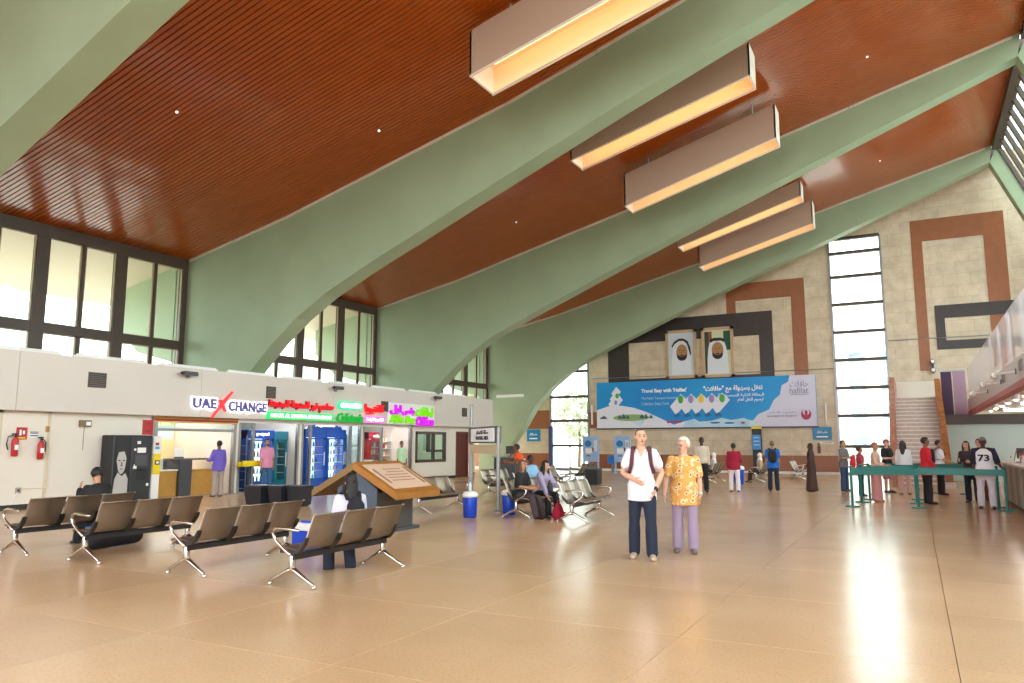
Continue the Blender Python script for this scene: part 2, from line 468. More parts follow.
# tiny ceiling pin lights
pin = MB().lathe([(0.03, -0.03), (0.035, -0.01), (0.03, 0.03)], 10).mesh('pin_light')
pin.materials.append(mat('pin_glow', '#ffffff', emit='#fff2dc', estr=1.5))
PINS = [(-16.2, 12.2, 'tiny ceiling downlight in the nearest orange bay, left one'), (-13.4, 16.9, 'tiny ceiling downlight in the nearest orange bay, beside the whole rib'),
        (-13.9, 26.6, 'tiny ceiling downlight low in the middle orange bay'), (-7.55, 23.2, 'tiny ceiling downlight beside the lamp boxes of the middle bay'),
        (-0.6, 26.6, 'tiny ceiling downlight high in the middle orange bay'), (-7.4, 36.0, 'tiny ceiling downlight beside the farthest lamp boxes'), (-0.6, 37.2, 'tiny ceiling downlight high in the farthest orange bay')]
for x, y, lab in PINS:
    o = bpy.data.objects.new('downlight', pin); COL.objects.link(o); o.location = (x, y, roof_z(x)); tag(o, lab, 'downlight', 'ceiling pin lights')

# ------------------------------------------------------------------ right glazed slope
gs = group_struct('window_1', 'steep glazed slope with dark bars on the right')
SL = [(4.25, 15.70), (8.75, 4.7)]
def slope_pt(t, off=0.0):
    (a, b), (c, d) = SL
    return (a + (c - a) * t + off * 0.926, b + (d - b) * t + off * 0.378)
for k in range(len(RIBS)):
    a = RIBS[k] + RT; b = RIBS[k + 1] if k < 4 else YW
    n = 9 if b - a > 5 else 2
    for i in range(n + 1):
        y = a + (b - a) * i / n
        p, q = slope_pt(0), slope_pt(1)
        MB().prism([(p[0] + 0.05, p[1]), (p[0] + 0.22, p[1]), (q[0] + 0.22, q[1]), (q[0] + 0.05, q[1])], 'y', y - 0.1, y + 0.1).build('bar', 'dark_bronze', gs)
    for t in (0.0, 0.5, 1.0):
        p = slope_pt(t)
        MB().box(p[0] - 0.12, p[0] + 0.25, a, b, p[1] - 0.18, p[1] + 0.18).build('purlin', 'dark_bronze', gs)
    p, q = slope_pt(0, 0.18), slope_pt(1, 0.18)
    MB().prism([(p[0], p[1]), (p[0] + 0.02, p[1]), (q[0] + 0.02, q[1]), (q[0], q[1])], 'y', a, b).build('pane', 'window_glass', gs)
wr = MB(); wr.box(8.6, 8.9, -14, YW, 0, 4.9)
struct('wall_right', wr, 'fascia_paint')

# ------------------------------------------------------------------ left side: clerestory windows above the shop roof
wn = 2
for k in range(len(RIBS) - 1):
    a, b = RIBS[k] + RT, RIBS[k + 1]
    w = group_struct('window_%d' % wn, 'bronze framed clerestory window between two ribs'); wn += 1
    MB().box(XG - 0.15, XG + 0.10, a, b, 8.02, 8.40).build('head_rail', 'dark_bronze', w)
    MB().box(XG - 0.12, XG + 0.08, a, b, 5.02, 5.32).build('mid_rail', 'dark_bronze', w)
    MB().box(XG - 0.15, XG + 0.10, a, b, 3.88, 3.92).build('sill', 'dark_bronze', w)
    n = 4; s = (b - a) / n
    for i in range(n + 1):
        y = a + i * s; h = 0.2
        y0, y1 = max(a, y - h), min(b, y + h)
        if i == 0: y0, y1 = a, a + 0.22
        if i == n: y0, y1 = b - 0.22, b
        MB().box(XG - 0.12, XG + 0.09, y0, y1, 3.92, 8.02).build('post', 'dark_bronze', w)
        if i < n:
            ym = y + s / 2
            MB().box(XG - 0.06, XG + 0.05, ym - 0.06, ym + 0.06, 3.92, 8.02).build('mullion', 'dark_bronze', w)
            for (p0, p1) in ((y + 0.18, ym - 0.05), (ym + 0.05, y + s - 0.18)):
                for z0, z1 in ((5.30, 8.03), (3.91, 5.03)):
                    f = MB()
                    t = 0.05
                    f.box(XG - 0.03, XG + 0.03, p0, p0 + t, z0, z1); f.box(XG - 0.03, XG + 0.03, p1 - t, p1, z0, z1)
                    f.box(XG - 0.03, XG + 0.03, p0, p1, z0, z0 + t); f.box(XG - 0.03, XG + 0.03, p0, p1, z1 - t, z1)
                    sf = f.build('sash', mat('sash_paint', '#b9a98c', 0.5), w)
                    MB().box(XG - 0.006, XG + 0.006, p0, p1, z0, z1).build('pane', 'window_glass', sf)
# eaves outside the clerestory
ov = struct('trim_1', MB().prism([(-23.8, 8.35), (-23.8, 8.75), (-29.0, 7.7), (-29.0, 7.25)], 'y', -14, 47), 'white_trim', label='pale eaves seen through the clerestory windows')

# ------------------------------------------------------------------ shop block along the left wall
wl = group_struct('wall_left', 'cream wall with the shop fronts')
MB().box(XG - 0.2, XL, -14, 34.3, 3.70, 3.87).build('roof_slab', 'fascia_paint', wl)
MB().box(XG - 0.2, XG, -14, 34.3, 0, 3.9).build('rear_wall', 'cream_wall', wl)
fy = [-14, -2, 4.4, 10.6, 16.0, 22.05, 28.85, 34.3]
for a, b in zip(fy, fy[1:]):
    MB().box(XL, XF, a + 0.006, b - 0.006, 2.42, 3.88).build('fascia_panel', 'fascia_paint', wl)
MB().box(XG, XL, 34.15, 34.3, 2.42, 3.88).build('end_return', 'fascia_paint', wl)
for a, b in ((-14, 14.60), (27.45, 27.75), (30.20, 31.10), (32.25, 32.7)):
    MB().box(XL - 0.2, XL, a, b, 0, 2.42).build('wall_panel', 'cream_wall', wl)
MB().box(XL - 0.2, XL, 27.75, 30.20, 0, 0.78).build('wall_panel', 'cream_wall', wl)
MB().box(XL - 0.2, XL, 27.75, 30.20, 2.16, 2.42).build('wall_panel', 'cream_wall', wl)
MB().box(XL - 0.2, XL, 31.10, 32.25, 2.20, 2.42).build('wall_panel', 'cream_wall', wl)
MB().box(XG, XL, 32.5, 32.7, 0, 2.42).build('end_wall', 'cream_wall', wl)
MB().box(XG, XL, 32.7, 34.3, 2.40, 2.46).build('canopy_underside', 'cream_wall', wl)
for y in (14.60, 17.72, 20.62, 24.05, 27.45):
    MB().box(XG, XL, y - 0.06, y + 0.06, 0, 3.7).build('partition', 'cream_wall', wl)
struct('baseboard_left', MB().box(XL - 0.01, XL + 0.02, -14, 12.9, 0, 0.13), 'black_skirting')
struct('ceiling_shops', MB().box(XG, XL - 0.2, 14.66, 32.4, 2.55, 2.62), 'white_paint', label='white ceiling of the shops')

# ------------------------------------------------------------------ far end wall of stone with two tall windows
we = group_struct('wall_far', 'stone clad end wall with brown and black inlaid frames')
def wb(x0, x1, z0, z1, m='beige_stone', nm='stone_field'):
    return MB().box(x0, x1, YW, YW + 0.35, z0, z1).build(nm, m, we)
wb(-27, -20.45, 0, 16.3, 'cream_stone'); wb(-17.75, -3.6, 0, 16.3); wb(-0.95, 9.5, 0, 16.3)
wb(-20.45, -17.75, 9.2, 16.3); wb(-3.6, -0.95, 12.8, 16.3)
def inlay(x0, x1, z0, z1, m, nm, d=0.02):
    return MB().box(x0, x1, YW - d, YW + 0.02, z0, z1).build(nm, m, we)
inlay(-27, -20.46, 0.12, 1.02, 'brown_inlay', 'dado_panel')
for a, b in zip([-17.74, -15.4, -13.0, -10.6, -8.2, -5.9], [-15.4, -13.0, -10.6, -8.2, -5.9, -3.62]):
    inlay(a + 0.004, b - 0.004, 0.12, 0.98, 'brown_inlay', 'dado_panel')
inlay(-17.74, -3.6, 0.0, 0.12, 'white_paint', 'skirting', 0.04); inlay(-27, -20.46, 0.0, 0.12, 'white_paint', 'skirting', 0.04)
inlay(-27, -20.47, 2.56, 3.73, 'brown_inlay', 'band'); inlay(-17.74, -17.0, 2.56, 3.55, 'brown_inlay', 'band')
# black frame behind the portraits
inlay(-16.45, -15.1, 5.3, 9.05, 'black_inlay', 'black_frame'); inlay(-15.1, -7.4, 7.7, 9.05, 'black_inlay', 'black_frame'); inlay(-7.4, -6.65, 5.3, 9.05, 'black_inlay', 'black_frame')
inlay(-15.1, -7.4, 5.3, 5.5, 'black_inlay', 'black_frame')
# brown frame upper right of it
inlay(-9.15, -8.62, 9.05, 10.75, 'brown_inlay', 'brown_frame'); inlay(-8.62, -5.6, 9.75, 10.75, 'brown_inlay', 'brown_frame'); inlay(-5.6, -4.88, 5.26, 10.75, 'brown_inlay', 'brown_frame')
# brown and black frames above the stair
inlay(0.48, 0.98, 5.3, 13.2, 'brown_inlay', 'brown_frame'); inlay(0.98, 3.70, 12.05, 13.2, 'brown_inlay', 'brown_frame'); inlay(3.70, 4.62, 5.3, 13.2, 'brown_inlay', 'brown_frame')
inlay(1.32, 1.74, 6.35, 8.62, 'black_inlay', 'black_frame', 0.035); inlay(1.74, 5.5, 7.95, 8.62, 'black_inlay', 'black_frame', 0.035); inlay(1.74, 5.5, 6.35, 6.80, 'black_inlay', 'black_frame', 0.035)
MB().limb([(-0.9, YW - 0.04, 6.95), (8, YW - 0.04, 6.95)], [0.025, 0.025], n=6).build('conduit', 'steel_dull', we)
MB().limb([(-17.6, YW - 0.04, 5.62), (-3.6, YW - 0.04, 5.62)], [0.02, 0.02], n=6).build('conduit', 'steel_dull', we)

def tall_window(name, x0, x1, top, zs, lab):
    w = group_struct(name, lab)
    for x in (x0, x1):
        MB().box(x - 0.06, x + 0.06, YW - 0.05, YW + 0.2, 0.1, top).build('jamb', 'steel_dull', w)
    zz = [0.12] + zs + [top]
    for z in zs + [top]:
        MB().box(x0, x1, YW - 0.06, YW + 0.2, z - 0.08, z + 0.08).build('transom', 'dark_bronze', w)
    MB().box(x0, x1, YW - 0.1, YW + 0.25, 0, 0.12).build('threshold', mat('blue_grey', '#7d8494', 0.5), w)
    for a, b in zip(zz, zz[1:]):
        MB().box(x0, x1, YW + 0.05, YW + 0.065, a, b).build('pane', 'window_glass', w)
    return w
wA = tall_window('window_7', -3.54, -1.0, 12.7, [1.47, 3.08, 4.56, 6.05, 7.56, 9.07, 10.59, 11.9], 'tall narrow window right of the blue banner')
wB = tall_window('window_8', -20.4, -17.8, 9.2, [1.50, 3.05, 4.55, 6.15, 7.9], 'tall narrow window left of the blue banner')
MB().box(-20.5, -20.25, YW - 0.12, YW + 0.1, 0.1, 2.7).build('blue_jamb', mat('blue_jamb', '#3e4a78', 0.4), wB)
MB().box(-19.12, -19.06, YW - 0.05, YW + 0.1, 0.1, 1.5).build('door_stile', 'steel_dull', wB)

# ------------------------------------------------------------------ stair to the upper floor
st = thing('staircase', 'stone staircase with orange marble parapets rising beside the ticket hall', 'staircase', (0, 0, 0))
NS, Y0, Y1, ZT = 22, 32.1, 38.6, 3.68
for k in range(NS):
    y = Y0 + (Y1 - Y0) * k / NS; z = ZT * (k + 1) / NS; d = (Y1 - Y0) / NS
    s_ = MB().box(-0.66, 0.93, y, y + d + 0.02, 0 if k < 2 else z - 0.5, z - 0.035).build('riser', 'riser_stone', st)
    MB().bbox(-0.66, 0.93, y - 0.03, y + d, z - 0.035, z, 0.006).build('tread', 'step_stone', s_)
def parapet(x0, x1, m):
    n = 8
    for k in range(n):
        a = Y0 - 0.25 + (Y1 + 0.25 - Y0) * k / n; b = Y0 - 0.25 + (Y1 + 0.25 - Y0) * (k + 1) / n
        za = ZT * max(0, (a - Y0)) / (Y1 - Y0); zb = ZT * (b - Y0) / (Y1 - Y0)
        MB().prism([(a + 0.005, max(0, za - 0.8)), (b - 0.005, max(0, zb - 0.8)), (b - 0.005, zb + 0.82), (a + 0.005, za + 0.82)], 'x', x0, x1).build('parapet_slab', m, st)
    zb = ZT
    MB().box(x0, x1, Y1, YW - 0.05, zb - 0.8, zb + 0.95).build('landing_parapet', m, st) if m == 'pink_marble' else None
parapet(0.93, 1.15, 'orange_marble'); parapet(-0.88, -0.66, 'pink_marble')
MB().bbox(0.88, 1.22, Y0 - 0.35, Y0 - 0.05, 0, 0.22, 0.02).build('foot_block', 'step_stone', st)
MB().box(-0.66, 1.15, Y1, YW - 0.05, ZT - 0.3, ZT).build('landing', 'step_stone', st)
MB().box(-0.66, 1.15, YW - 0.08, YW - 0.05, ZT, ZT + 1.1).build('landing_wall_lining', 'cream_wall', st)

# ------------------------------------------------------------------ ticket hall on the right below a gallery
XC = 2.15
struct('wall_ticket_hall', MB().box(1.15, 8.6, 38.75, 38.95, 0, 2.46), 'teal_wall', label='pale teal wall beside the stair under the gallery')
struct('trim_2', MB().box(1.15, 8.6, 38.5, 38.95, 2.46, 2.88), 'dark_beam', label='dark beam over the pale teal wall')
gl = thing('glazed_screen', 'dark purple glazed screen above the teal wall beside the stair top', 'screen', (0, 0, 0))
MB().box(1.20, 1.62, 38.75, 38.85, 2.88, 4.85).build('dark_panel', 'purple_glass', gl)
MB().box(1.66, 2.15, 38.75, 38.80, 2.88, 4.85).build('clear_panel', mat('mauve_glass', '#a8869a', 0.5, spec=0.3), gl)
MB().box(1.15, 2.15, 38.72, 38.88, 4.80, 4.88).build('rail', 'steel_dull', gl)
ga = group_struct('trim_3', 'pinkish grey gallery edge with a red strip above the ticket counters')
gy = [12.0, 17.2, 22.4, 27.6, 33.0, 38.4]
for a, b in zip(gy, gy[1:]):
    MB().box(XC, XC + 0.2, a + 0.006, b - 0.006, 3.0, 3.52).build('edge_panel', 'pink_band', ga)
    MB().box(XC - 0.02, XC + 0.2, a + 0.006, b - 0.006, 2.86, 3.0).build('red_strip', 'red_paint', ga)
MB().box(XC + 0.2, 8.6, 12, 38.5, 3.0, 3.5).build('gallery_slab', 'white_paint', ga)
bl = thing('glass_balustrade', 'tall glass balustrade with a painted pinkish reflection along the upper gallery on the right', 'balustrade', (0, 0, 0))
for a, b in zip(gy, gy[1:]):
    for q in range(2):
        c0 = a + (b - a) * q / 2; c1 = a + (b - a) * (q + 1) / 2
        MB().box(XC + 0.06, XC + 0.09, c0 + 0.01, c1 - 0.01, 3.52, 4.86).build('glass_panel', 'balustrade_glass', bl)
        MB().box(XC + 0.09, XC + 0.14, c0 - 0.02, c0 + 0.02, 3.52, 4.86).build('post', 'steel_dull', bl)
# ------------------------------------------------------------------ lamp boxes hung along the slope of the ceiling
K = 1.2
def lamp_box(xl, xr, y0, w, zb_l, zb_r, hgt, lab):
    t = thing('lamp_box', lab, 'ceiling lamp', (0, 0, 0), group='long open lamp boxes under the ceiling')
    def side(xa, za, xb, zb, ya, yb, h, nm, m):
        MB().add([(xa, ya, za), (xb, ya, zb), (xb, yb, zb), (xa, yb, za), (xa, ya, za + h), (xb, ya, zb + h), (xb, yb, zb + h), (xa, yb, za + h)],
                 [(3, 2, 1, 0), (4, 5, 6, 7), (0, 1, 5, 4), (1, 2, 6, 5), (2, 3, 7, 6), (3, 0, 4, 7)]).build(nm, m, t)
    th = 0.05; s = (zb_r - zb_l) / (xr - xl)
    side(xl, zb_l, xr, zb_r, y0, y0 + th, hgt, 'side_panel', 'lamp_box_outside')
    side(xl, zb_l, xr, zb_r, y0 + w - th, y0 + w, hgt, 'side_panel', 'lamp_box_outside')
    # inner linings, cream
    side(xl + th, zb_l + s * th + 0.02, xr - th, zb_r - s * th + 0.02, y0 + th, y0 + th + 0.01, hgt - 0.06, 'lining', 'lamp_box_inside')
    side(xl + th, zb_l + s * th + 0.02, xr - th, zb_r - s * th + 0.02, y0 + w - th - 0.01, y0 + w - th, hgt - 0.06, 'lining', 'lamp_box_inside')
    side(xl, zb_l, xl + th, zb_l + s * th, y0, y0 + w, hgt, 'end_panel', 'lamp_box_rim')
    side(xr - th, zb_r - s * th, xr, zb_r, y0, y0 + w, hgt, 'end_panel', 'lamp_box_rim')
    zc = 0.55 * hgt
    side(xl + th, zb_l + s * th + zc, xr - th, zb_r - s * th + zc, y0 + th, y0 + w - th, 0.04, 'reflector', 'lamp_box_inside')
    for f in (0.33, 0.67):
        a = Vector((xl + 0.25, y0 + w * f, zb_l + s * 0.25 + zc - 0.09)); b = Vector((xr - 0.25, y0 + w * f, zb_r - s * 0.25 + zc - 0.09))
        MB().tube([a, b], 0.03, 8).build('tube', 'lamp_tube_warm', t)
    # rim along the lower edge
    side(xl, zb_l - 0.015, xr, zb_r - 0.015, y0 - 0.012, y0 + th, 0.03, 'rim', 'lamp_box_rim'); side(xl, zb_l - 0.015, xr, zb_r - 0.015, y0 + w - th, y0 + w + 0.012, 0.03, 'rim', 'lamp_box_rim')
    # hangers up to the ceiling
    for f in (0.15, 0.85):
        x = xl + (xr - xl) * f; z = zb_l + s * (x - xl) + hgt
        zc2 = roof_z(x)
        if zc2 > z + 0.02:
            MB().tube([(x, y0 + w / 2, z - 0.6), (x, y0 + w / 2, zc2 + 0.03)], 0.025, 6).build('hanger', 'steel_dull', t)
    return t
def sc(z): return 1.6 + (z - 1.6) * K
lamp_box(-7.40 * K, -2.9 * K, 12.15 * K, 0.95 * K, sc(8.88), sc(10.12), 0.97 * K, 'nearest lamp box, large at the top beside the whole rib')
lamp_box(-7.75 * K, -2.98 * K, 18.0 * K, 0.82 * K, sc(9.19), sc(10.50), 0.86 * K, 'lamp box of the middle bay tucked under the nearer rib')
lamp_box(-7.50 * K, -2.94 * K, 21.6 * K, 0.76 * K, sc(8.90), sc(10.24), 1.03 * K, 'lamp box of the middle bay next to the middle rib')
lamp_box(-7.75 * K, -3.12 * K, 28.5 * K, 0.80 * K, sc(9.25), sc(10.62), 0.60 * K, 'farther bay lamp box half hidden by the middle rib')
lamp_box(-7.55 * K, -3.0 * K, 31.0 * K, 0.80 * K, sc(8.95), sc(10.22), 0.96 * K, 'farthest lamp box hanging before the last rib')

# ------------------------------------------------------------------ wall things, left
def vent(x, y, z, w, h, lab, m='dark_bronze'):
    t = thing('vent_grille', lab, 'vent', (x, y, z), group='wall vents')
    f = MB(); b = 0.03
    f.box(0, 0.03, -w / 2, -w / 2 + b, -h / 2, h / 2); f.box(0, 0.03, w / 2 - b, w / 2, -h / 2, h / 2); f.box(0, 0.03, -w / 2, w / 2, -h / 2, -h / 2 + b); f.box(0, 0.03, -w / 2, w / 2, h / 2 - b, h / 2)
    f.build('frame', m, t)
    MB().box(-0.01, 0.008, -w / 2 + b, w / 2 - b, -h / 2 + b, h / 2 - b).build('backing', 'black_paint', t)
    n = 7
    for k in range(n):
        z0 = -h / 2 + b + (h - 2 * b) * (k + 0.15) / n
        MB().box(0.004, 0.026, -w / 2 + b, w / 2 - b, z0, z0 + (h - 2 * b) / n * 0.45).build('louvre', mat('louvre_brown', '#75675c', 0.5), t)
vent(XF, 12.62, 3.30, 0.50, 0.40, 'square vent grille high on the wall above the black vending machine')
vent(XF, 18.85, 3.34, 0.42, 0.40, 'square vent grille between the exchange lettering and the red sign')
vent(XF, 25.15, 3.14, 0.45, 0.42, 'square vent grille beside the small red sign')
vent(XF, 31.45, 3.13, 0.42, 0.42, 'square vent grille high on the white wall above the brown door')

TUBES = [(9.2, 11.6), (12.0, 14.1), (14.5, 16.6), (17.0, 19.0), (19.4, 21.4), (21.8, 24.0), (24.3, 26.6), (26.9, 29.0), (29.4, 31.6)]
for k, (a, b) in enumerate(TUBES):
    t = thing('tube_lamp', 'slim white tube lamp fitting on the shop roof edge, number %d counting from the left' % (k + 1), 'lamp', (XF - 0.02, 0, 3.88), group='tube lamps along the fascia top')
    t['label'] = ['leftmost', 'second', 'third', 'fourth', 'fifth', 'sixth', 'seventh', 'eighth', 'ninth'][k] + ' slim tube lamp from the left on the shop roof edge'
    MB().bbox(-0.1, 0.02, a, b, 0, 0.05, 0.01).build('batten', 'white_paint', t)
    MB().tube([(-0.04, a + 0.05, 0.07), (-0.04, b - 0.05, 0.07)], 0.02, 8).build('tube', mat('tube_off', '#f4f4f0', 0.3), t)
def camera_unit(y, lab):
    t = thing('security_camera', lab, 'camera', (XF, y, 3.62), group='security cameras on the fascia')
    MB().bbox(0, 0.05, -0.06, 0.06, -0.05, 0.09, 0.01).build('bracket', 'grey_paint', t)
    MB().limb([(0.03, 0, 0.02), (0.2, 0.02, 0.05)], [0.025, 0.025], n=8).build('arm', 'grey_paint', t)
    MB().bbox(0.12, 0.26, -0.28, 0.22, 0.02, 0.14, 0.02).build('housing', 'dark_grey', t)
    MB().lathe([(0.04, -0.34), (0.05, -0.3), (0.05, -0.27)], 12, (0.19, 0, 0.08), 'y').build('lens', 'black_paint', t)
camera_unit(15.45, 'small security camera above the left end of the exchange sign')
camera_unit(22.1, 'dark security camera on the fascia above the green pill sign')
camera_unit(28.9, 'dark security camera on the fascia right of the magenta lettering')

# door panel with frame
d = group_struct('door_1', 'plain cream service door in a thin frame')
MB().box(XL, XL + 0.015, 10.45, 11.55, 0.13, 2.36).build('leaf', 'cream_wall', d)
for a, b, z0, z1 in ((10.38, 10.45, 0.1, 2.42), (11.55, 11.62, 0.1, 2.42), (10.38, 11.62, 2.36, 2.42)):
    MB().box(XL, XL + 0.03, a, b, z0, z1).build('frame', mat('frame_cream', '#d2c3a8', 0.5), d)
MB().bbox(XL + 0.01, XL + 0.06, 11.50, 11.58, 1.9, 2.05, 0.01).build('closer', mat('brass', '#a5793f', 0.4), d)
def extinguisher(y, z, lab, hose):
    t = thing('fire_extinguisher', lab, 'extinguisher', (XL + 0.09, y, z), group='fire extinguishers on the left wall')
    MB().lathe([(0.05, -0.24), (0.075, -0.22), (0.075, 0.14), (0.05, 0.2), (0.025, 0.23)], 16).build('cylinder', 'red_paint', t, True)
    MB().lathe([(0.025, 0.22), (0.03, 0.27), (0.015, 0.3)], 10).build('valve', 'black_paint', t)
    MB().bbox(-0.015, 0.015, -0.09, 0.05, 0.29, 0.32, 0.005).build('handle', 'black_paint', t)
    MB().tube([(0, -0.05, 0.27), (0, -0.17, 0.24), (0, -0.2, 0.05), (0, -0.16, -0.08)] if hose else [(0, 0.03, 0.27), (0.02, 0.1, 0.18), (0.03, 0.09, -0.05)], 0.014, 8).build('hose', 'black_paint', t)
    MB().box(-0.1, -0.06, -0.05, 0.05, 0.0, 0.1).build('bracket', 'grey_paint', t)
    MB().box(0.06, 0.078, -0.04, 0.04, -0.08, 0.04).build('plate', 'white_paint', t)
extinguisher(10.75, 1.54, 'left fire extinguisher with looped hose beside the cream door', True)
extinguisher(11.38, 1.46, 'right fire extinguisher under the small white notice', False)
def plate(name, x, y, z, w, h, m, lab, cat, pics=()):
    t = thing(name, lab, cat, (x, y, z))
    MB().bbox(0, 0.015, -w / 2, w / 2, -h / 2, h / 2, 0.004).build('plate', m, t)
    for a, b, c, e, mm in pics:
        MB().box(0.013, 0.02, a, b, c, e).build('mark', mm, t)
    return t
plate('safety_sign', XL + 0.018, 10.92, 1.86, 0.26, 0.30, 'red_paint', 'red fire safety sign with white pictogram on the left wall', 'sign', [(-0.06, -0.01, -0.05, 0.09, 'white_paint'), (0.02, 0.07, -0.02, 0.07, 'white_paint'), (-0.09, 0.09, -0.13, -0.09, mat('yellow_paint', '#f0c020', 0.5))])
plate('notice', XL + 0.018, 11.22, 1.84, 0.25, 0.16, 'white_paint', 'small white notice right of the red fire safety sign', 'notice', [(-0.1, 0.1, 0.02, 0.045, 'black_paint'), (-0.1, 0.1, -0.045, -0.02, 'black_paint'), (-0.115, 0.115, 0.06, 0.07, 'black_paint')])
t = thing('emergency_light', 'small emergency light box on the wall left of the vending machine', 'lamp', (XL, 12.52, 2.14))
MB().bbox(0, 0.08, -0.16, 0.16, -0.09, 0.09, 0.01).build('case', mat('bronze_box', '#7a6248', 0.5), t); MB().box(0.075, 0.09, 0.0, 0.13, -0.05, 0.05).build('lens', 'white_paint', t)
MB().tube([(0.01, 0, -0.09), (0.01, 0, -0.7)], 0.008, 6).build('cable', 'grey_paint', t)
t = thing('wall_socket', 'wall socket with cable low on the wall below the cream door', 'socket', (XL + 0.016, 10.95, 0.47))
MB().bbox(0, 0.03, -0.07, 0.07, -0.07, 0.07, 0.008).build('plate', mat('socket_grey', '#a89a8c', 0.5), t); MB().bbox(0.03, 0.06, -0.04, 0.02, -0.03, 0.03, 0.006).build('plug', 'dark_grey', t)
MB().tube([(0.04, -0.02, -0.03), (0.03, -0.08, -0.15), (0.02, -0.15, -0.33)], 0.007, 6).build('cable', 'white_paint', t)
MB().tube([(0.02, 0.05, 0.03), (0.02, 0.65, 0.03), (0.02, 0.65, 1.3)], 0.012, 6).build('conduit', 'frame_cream', t)

# vending machine with a black and white portrait
t = thing('vending_machine', 'tall black vending machine with a black and white face picture on its side panel', 'vending machine', (-19.25, 13.60, 0)); t.scale = (1, 0.86, 1)
MB().bbox(-0.26, 0.28, -0.68, 0.68, 0.05, 1.84, 0.02).build('cabinet', 'black_paint', t)
MB().box(0.27, 0.29, -0.66, -0.12, 0.1, 1.80).build('picture_panel', mat('panel_black', '#232122', 0.35), t)
gr1, gr2, gr3 = mat('photo_light', '#b9b4b0', 0.5), mat('photo_mid', '#77726f', 0.5), mat('photo_dark', '#2e2a2a', 0.5)
face = MB(); face.prism([(-0.39 + 0.17 * math.cos(a) * (1.0 if math.sin(a) > 0 else 0.85), 1.13 + 0.33 * math.sin(a)) for a in [2 * PI * i / 20 for i in range(20)]], 'x', 0.285, 0.295)
pf = face.build('printed_face', gr1, t)
MB().prism([(-0.39 + 0.19 * math.cos(a), 1.27 + 0.24 * math.sin(a)) for a in [PI * i / 14 for i in range(15)]] + [(-0.56, 1.2), (-0.5, 1.38), (-0.32, 1.40), (-0.22, 1.2)], 'x', 0.290, 0.297).build('printed_hair', gr3, t)
for y in (-0.47, -0.32):
    MB().prism([(y + 0.045 * math.cos(a), 1.16 + 0.016 * math.sin(a)) for a in [2 * PI * i / 10 for i in range(10)]], 'x', 0.292, 0.2975).build('printed_eye', gr3, t)
MB().prism([(-0.41, 1.12), (-0.36, 1.12), (-0.35, 1.0), (-0.43, 1.0)], 'x', 0.292, 0.2975).build('printed_nose', gr2, t)
MB().prism([(-0.39 + 0.055 * math.cos(a), 0.93 + 0.02 * math.sin(a)) for a in [2 * PI * i / 10 for i in range(10)]], 'x', 0.292, 0.2975).build('printed_mouth', gr2, t)
MB().prism([(-0.64, 0.25), (-0.14, 0.25), (-0.14, 0.66), (-0.24, 0.82), (-0.36, 0.74), (-0.5, 0.84), (-0.6, 0.66)], 'x', 0.285, 0.2925).build('printed_hands', gr1, t)
MB().bbox(0.27, 0.31, -0.08, 0.64, 0.12, 1.80, 0.01).build('door', mat('machine_dark', '#2c2b2e', 0.4), t)
for a, b, c, e, m, nm in ((0.12, 0.42, 1.36, 1.50, 'white_paint', 'label_card'), (0.05, 0.5, 1.0, 1.30, 'dark_grey', 'screen'), (0.12, 0.5, 0.62, 0.92, 'black_paint', 'hatch'), (0.0, 0.12, 0.93, 1.0, 'white_paint', 'sticker'), (0.0, 0.07, 1.42, 1.48, 'white_paint', 'sticker'), (0.5, 0.58, 0.45, 0.52, 'white_paint', 'sticker'), (0.1, 0.22, 1.6, 1.68, 'white_paint', 'sticker'), (0.2, 0.3, 0.86, 0.9, 'white_paint', 'sticker'), (0.02, 0.06, 0.99, 1.04, 'white_paint', 'sticker')):
    MB().box(0.305, 0.318, a, b, c, e).build(nm, m, t)
for y in (-0.6, 0.6):
    MB().box(-0.24, 0.24, y - 0.05, y + 0.05, 0, 0.06).build('foot', 'dark_grey', t)
t = thing('payment_kiosk', 'narrow white and yellow kiosk beside the black vending machine', 'kiosk', (-19.28, 14.42, 0))
MB().bbox(-0.25, 0.2, -0.13, 0.13, 0.05, 1.82, 0.015).build('cabinet', 'white_paint', t)
MB().box(0.19, 0.215, -0.12, 0.12, 0.75, 1.32).build('yellow_panel', mat('bright_yellow', '#f2d21a', 0.4), t)
MB().box(0.21, 0.225, -0.06, 0.09, 1.02, 1.14).build('slot', 'black_paint', t); MB().box(0.222, 0.23, -0.03, 0.06, 1.05, 1.11).build('slot_light', 'white_paint', t)
MB().box(0.2, 0.212, -0.06, 0.05, 1.56, 1.64).build('logo', 'red_paint', t); MB().box(-0.24, 0.18, -0.13, 0.13, 0, 0.06).build('plinth', 'black_paint', t)
MB().box(0.2, 0.212, -0.06, 0.07, 1.45, 1.53).build('logo', mat('logo_blue', '#4fb4dd', 0.4), t)
plate('wall_box', XL + 0.005, 14.42, 2.08, 0.34, 0.42, 'red_paint', 'red box on the wall above the white and yellow kiosk', 'box', [(-0.1, 0.1, -0.12, -0.1, 'black_paint'), (-0.1, 0.1, 0.1, 0.11, 'black_paint')])

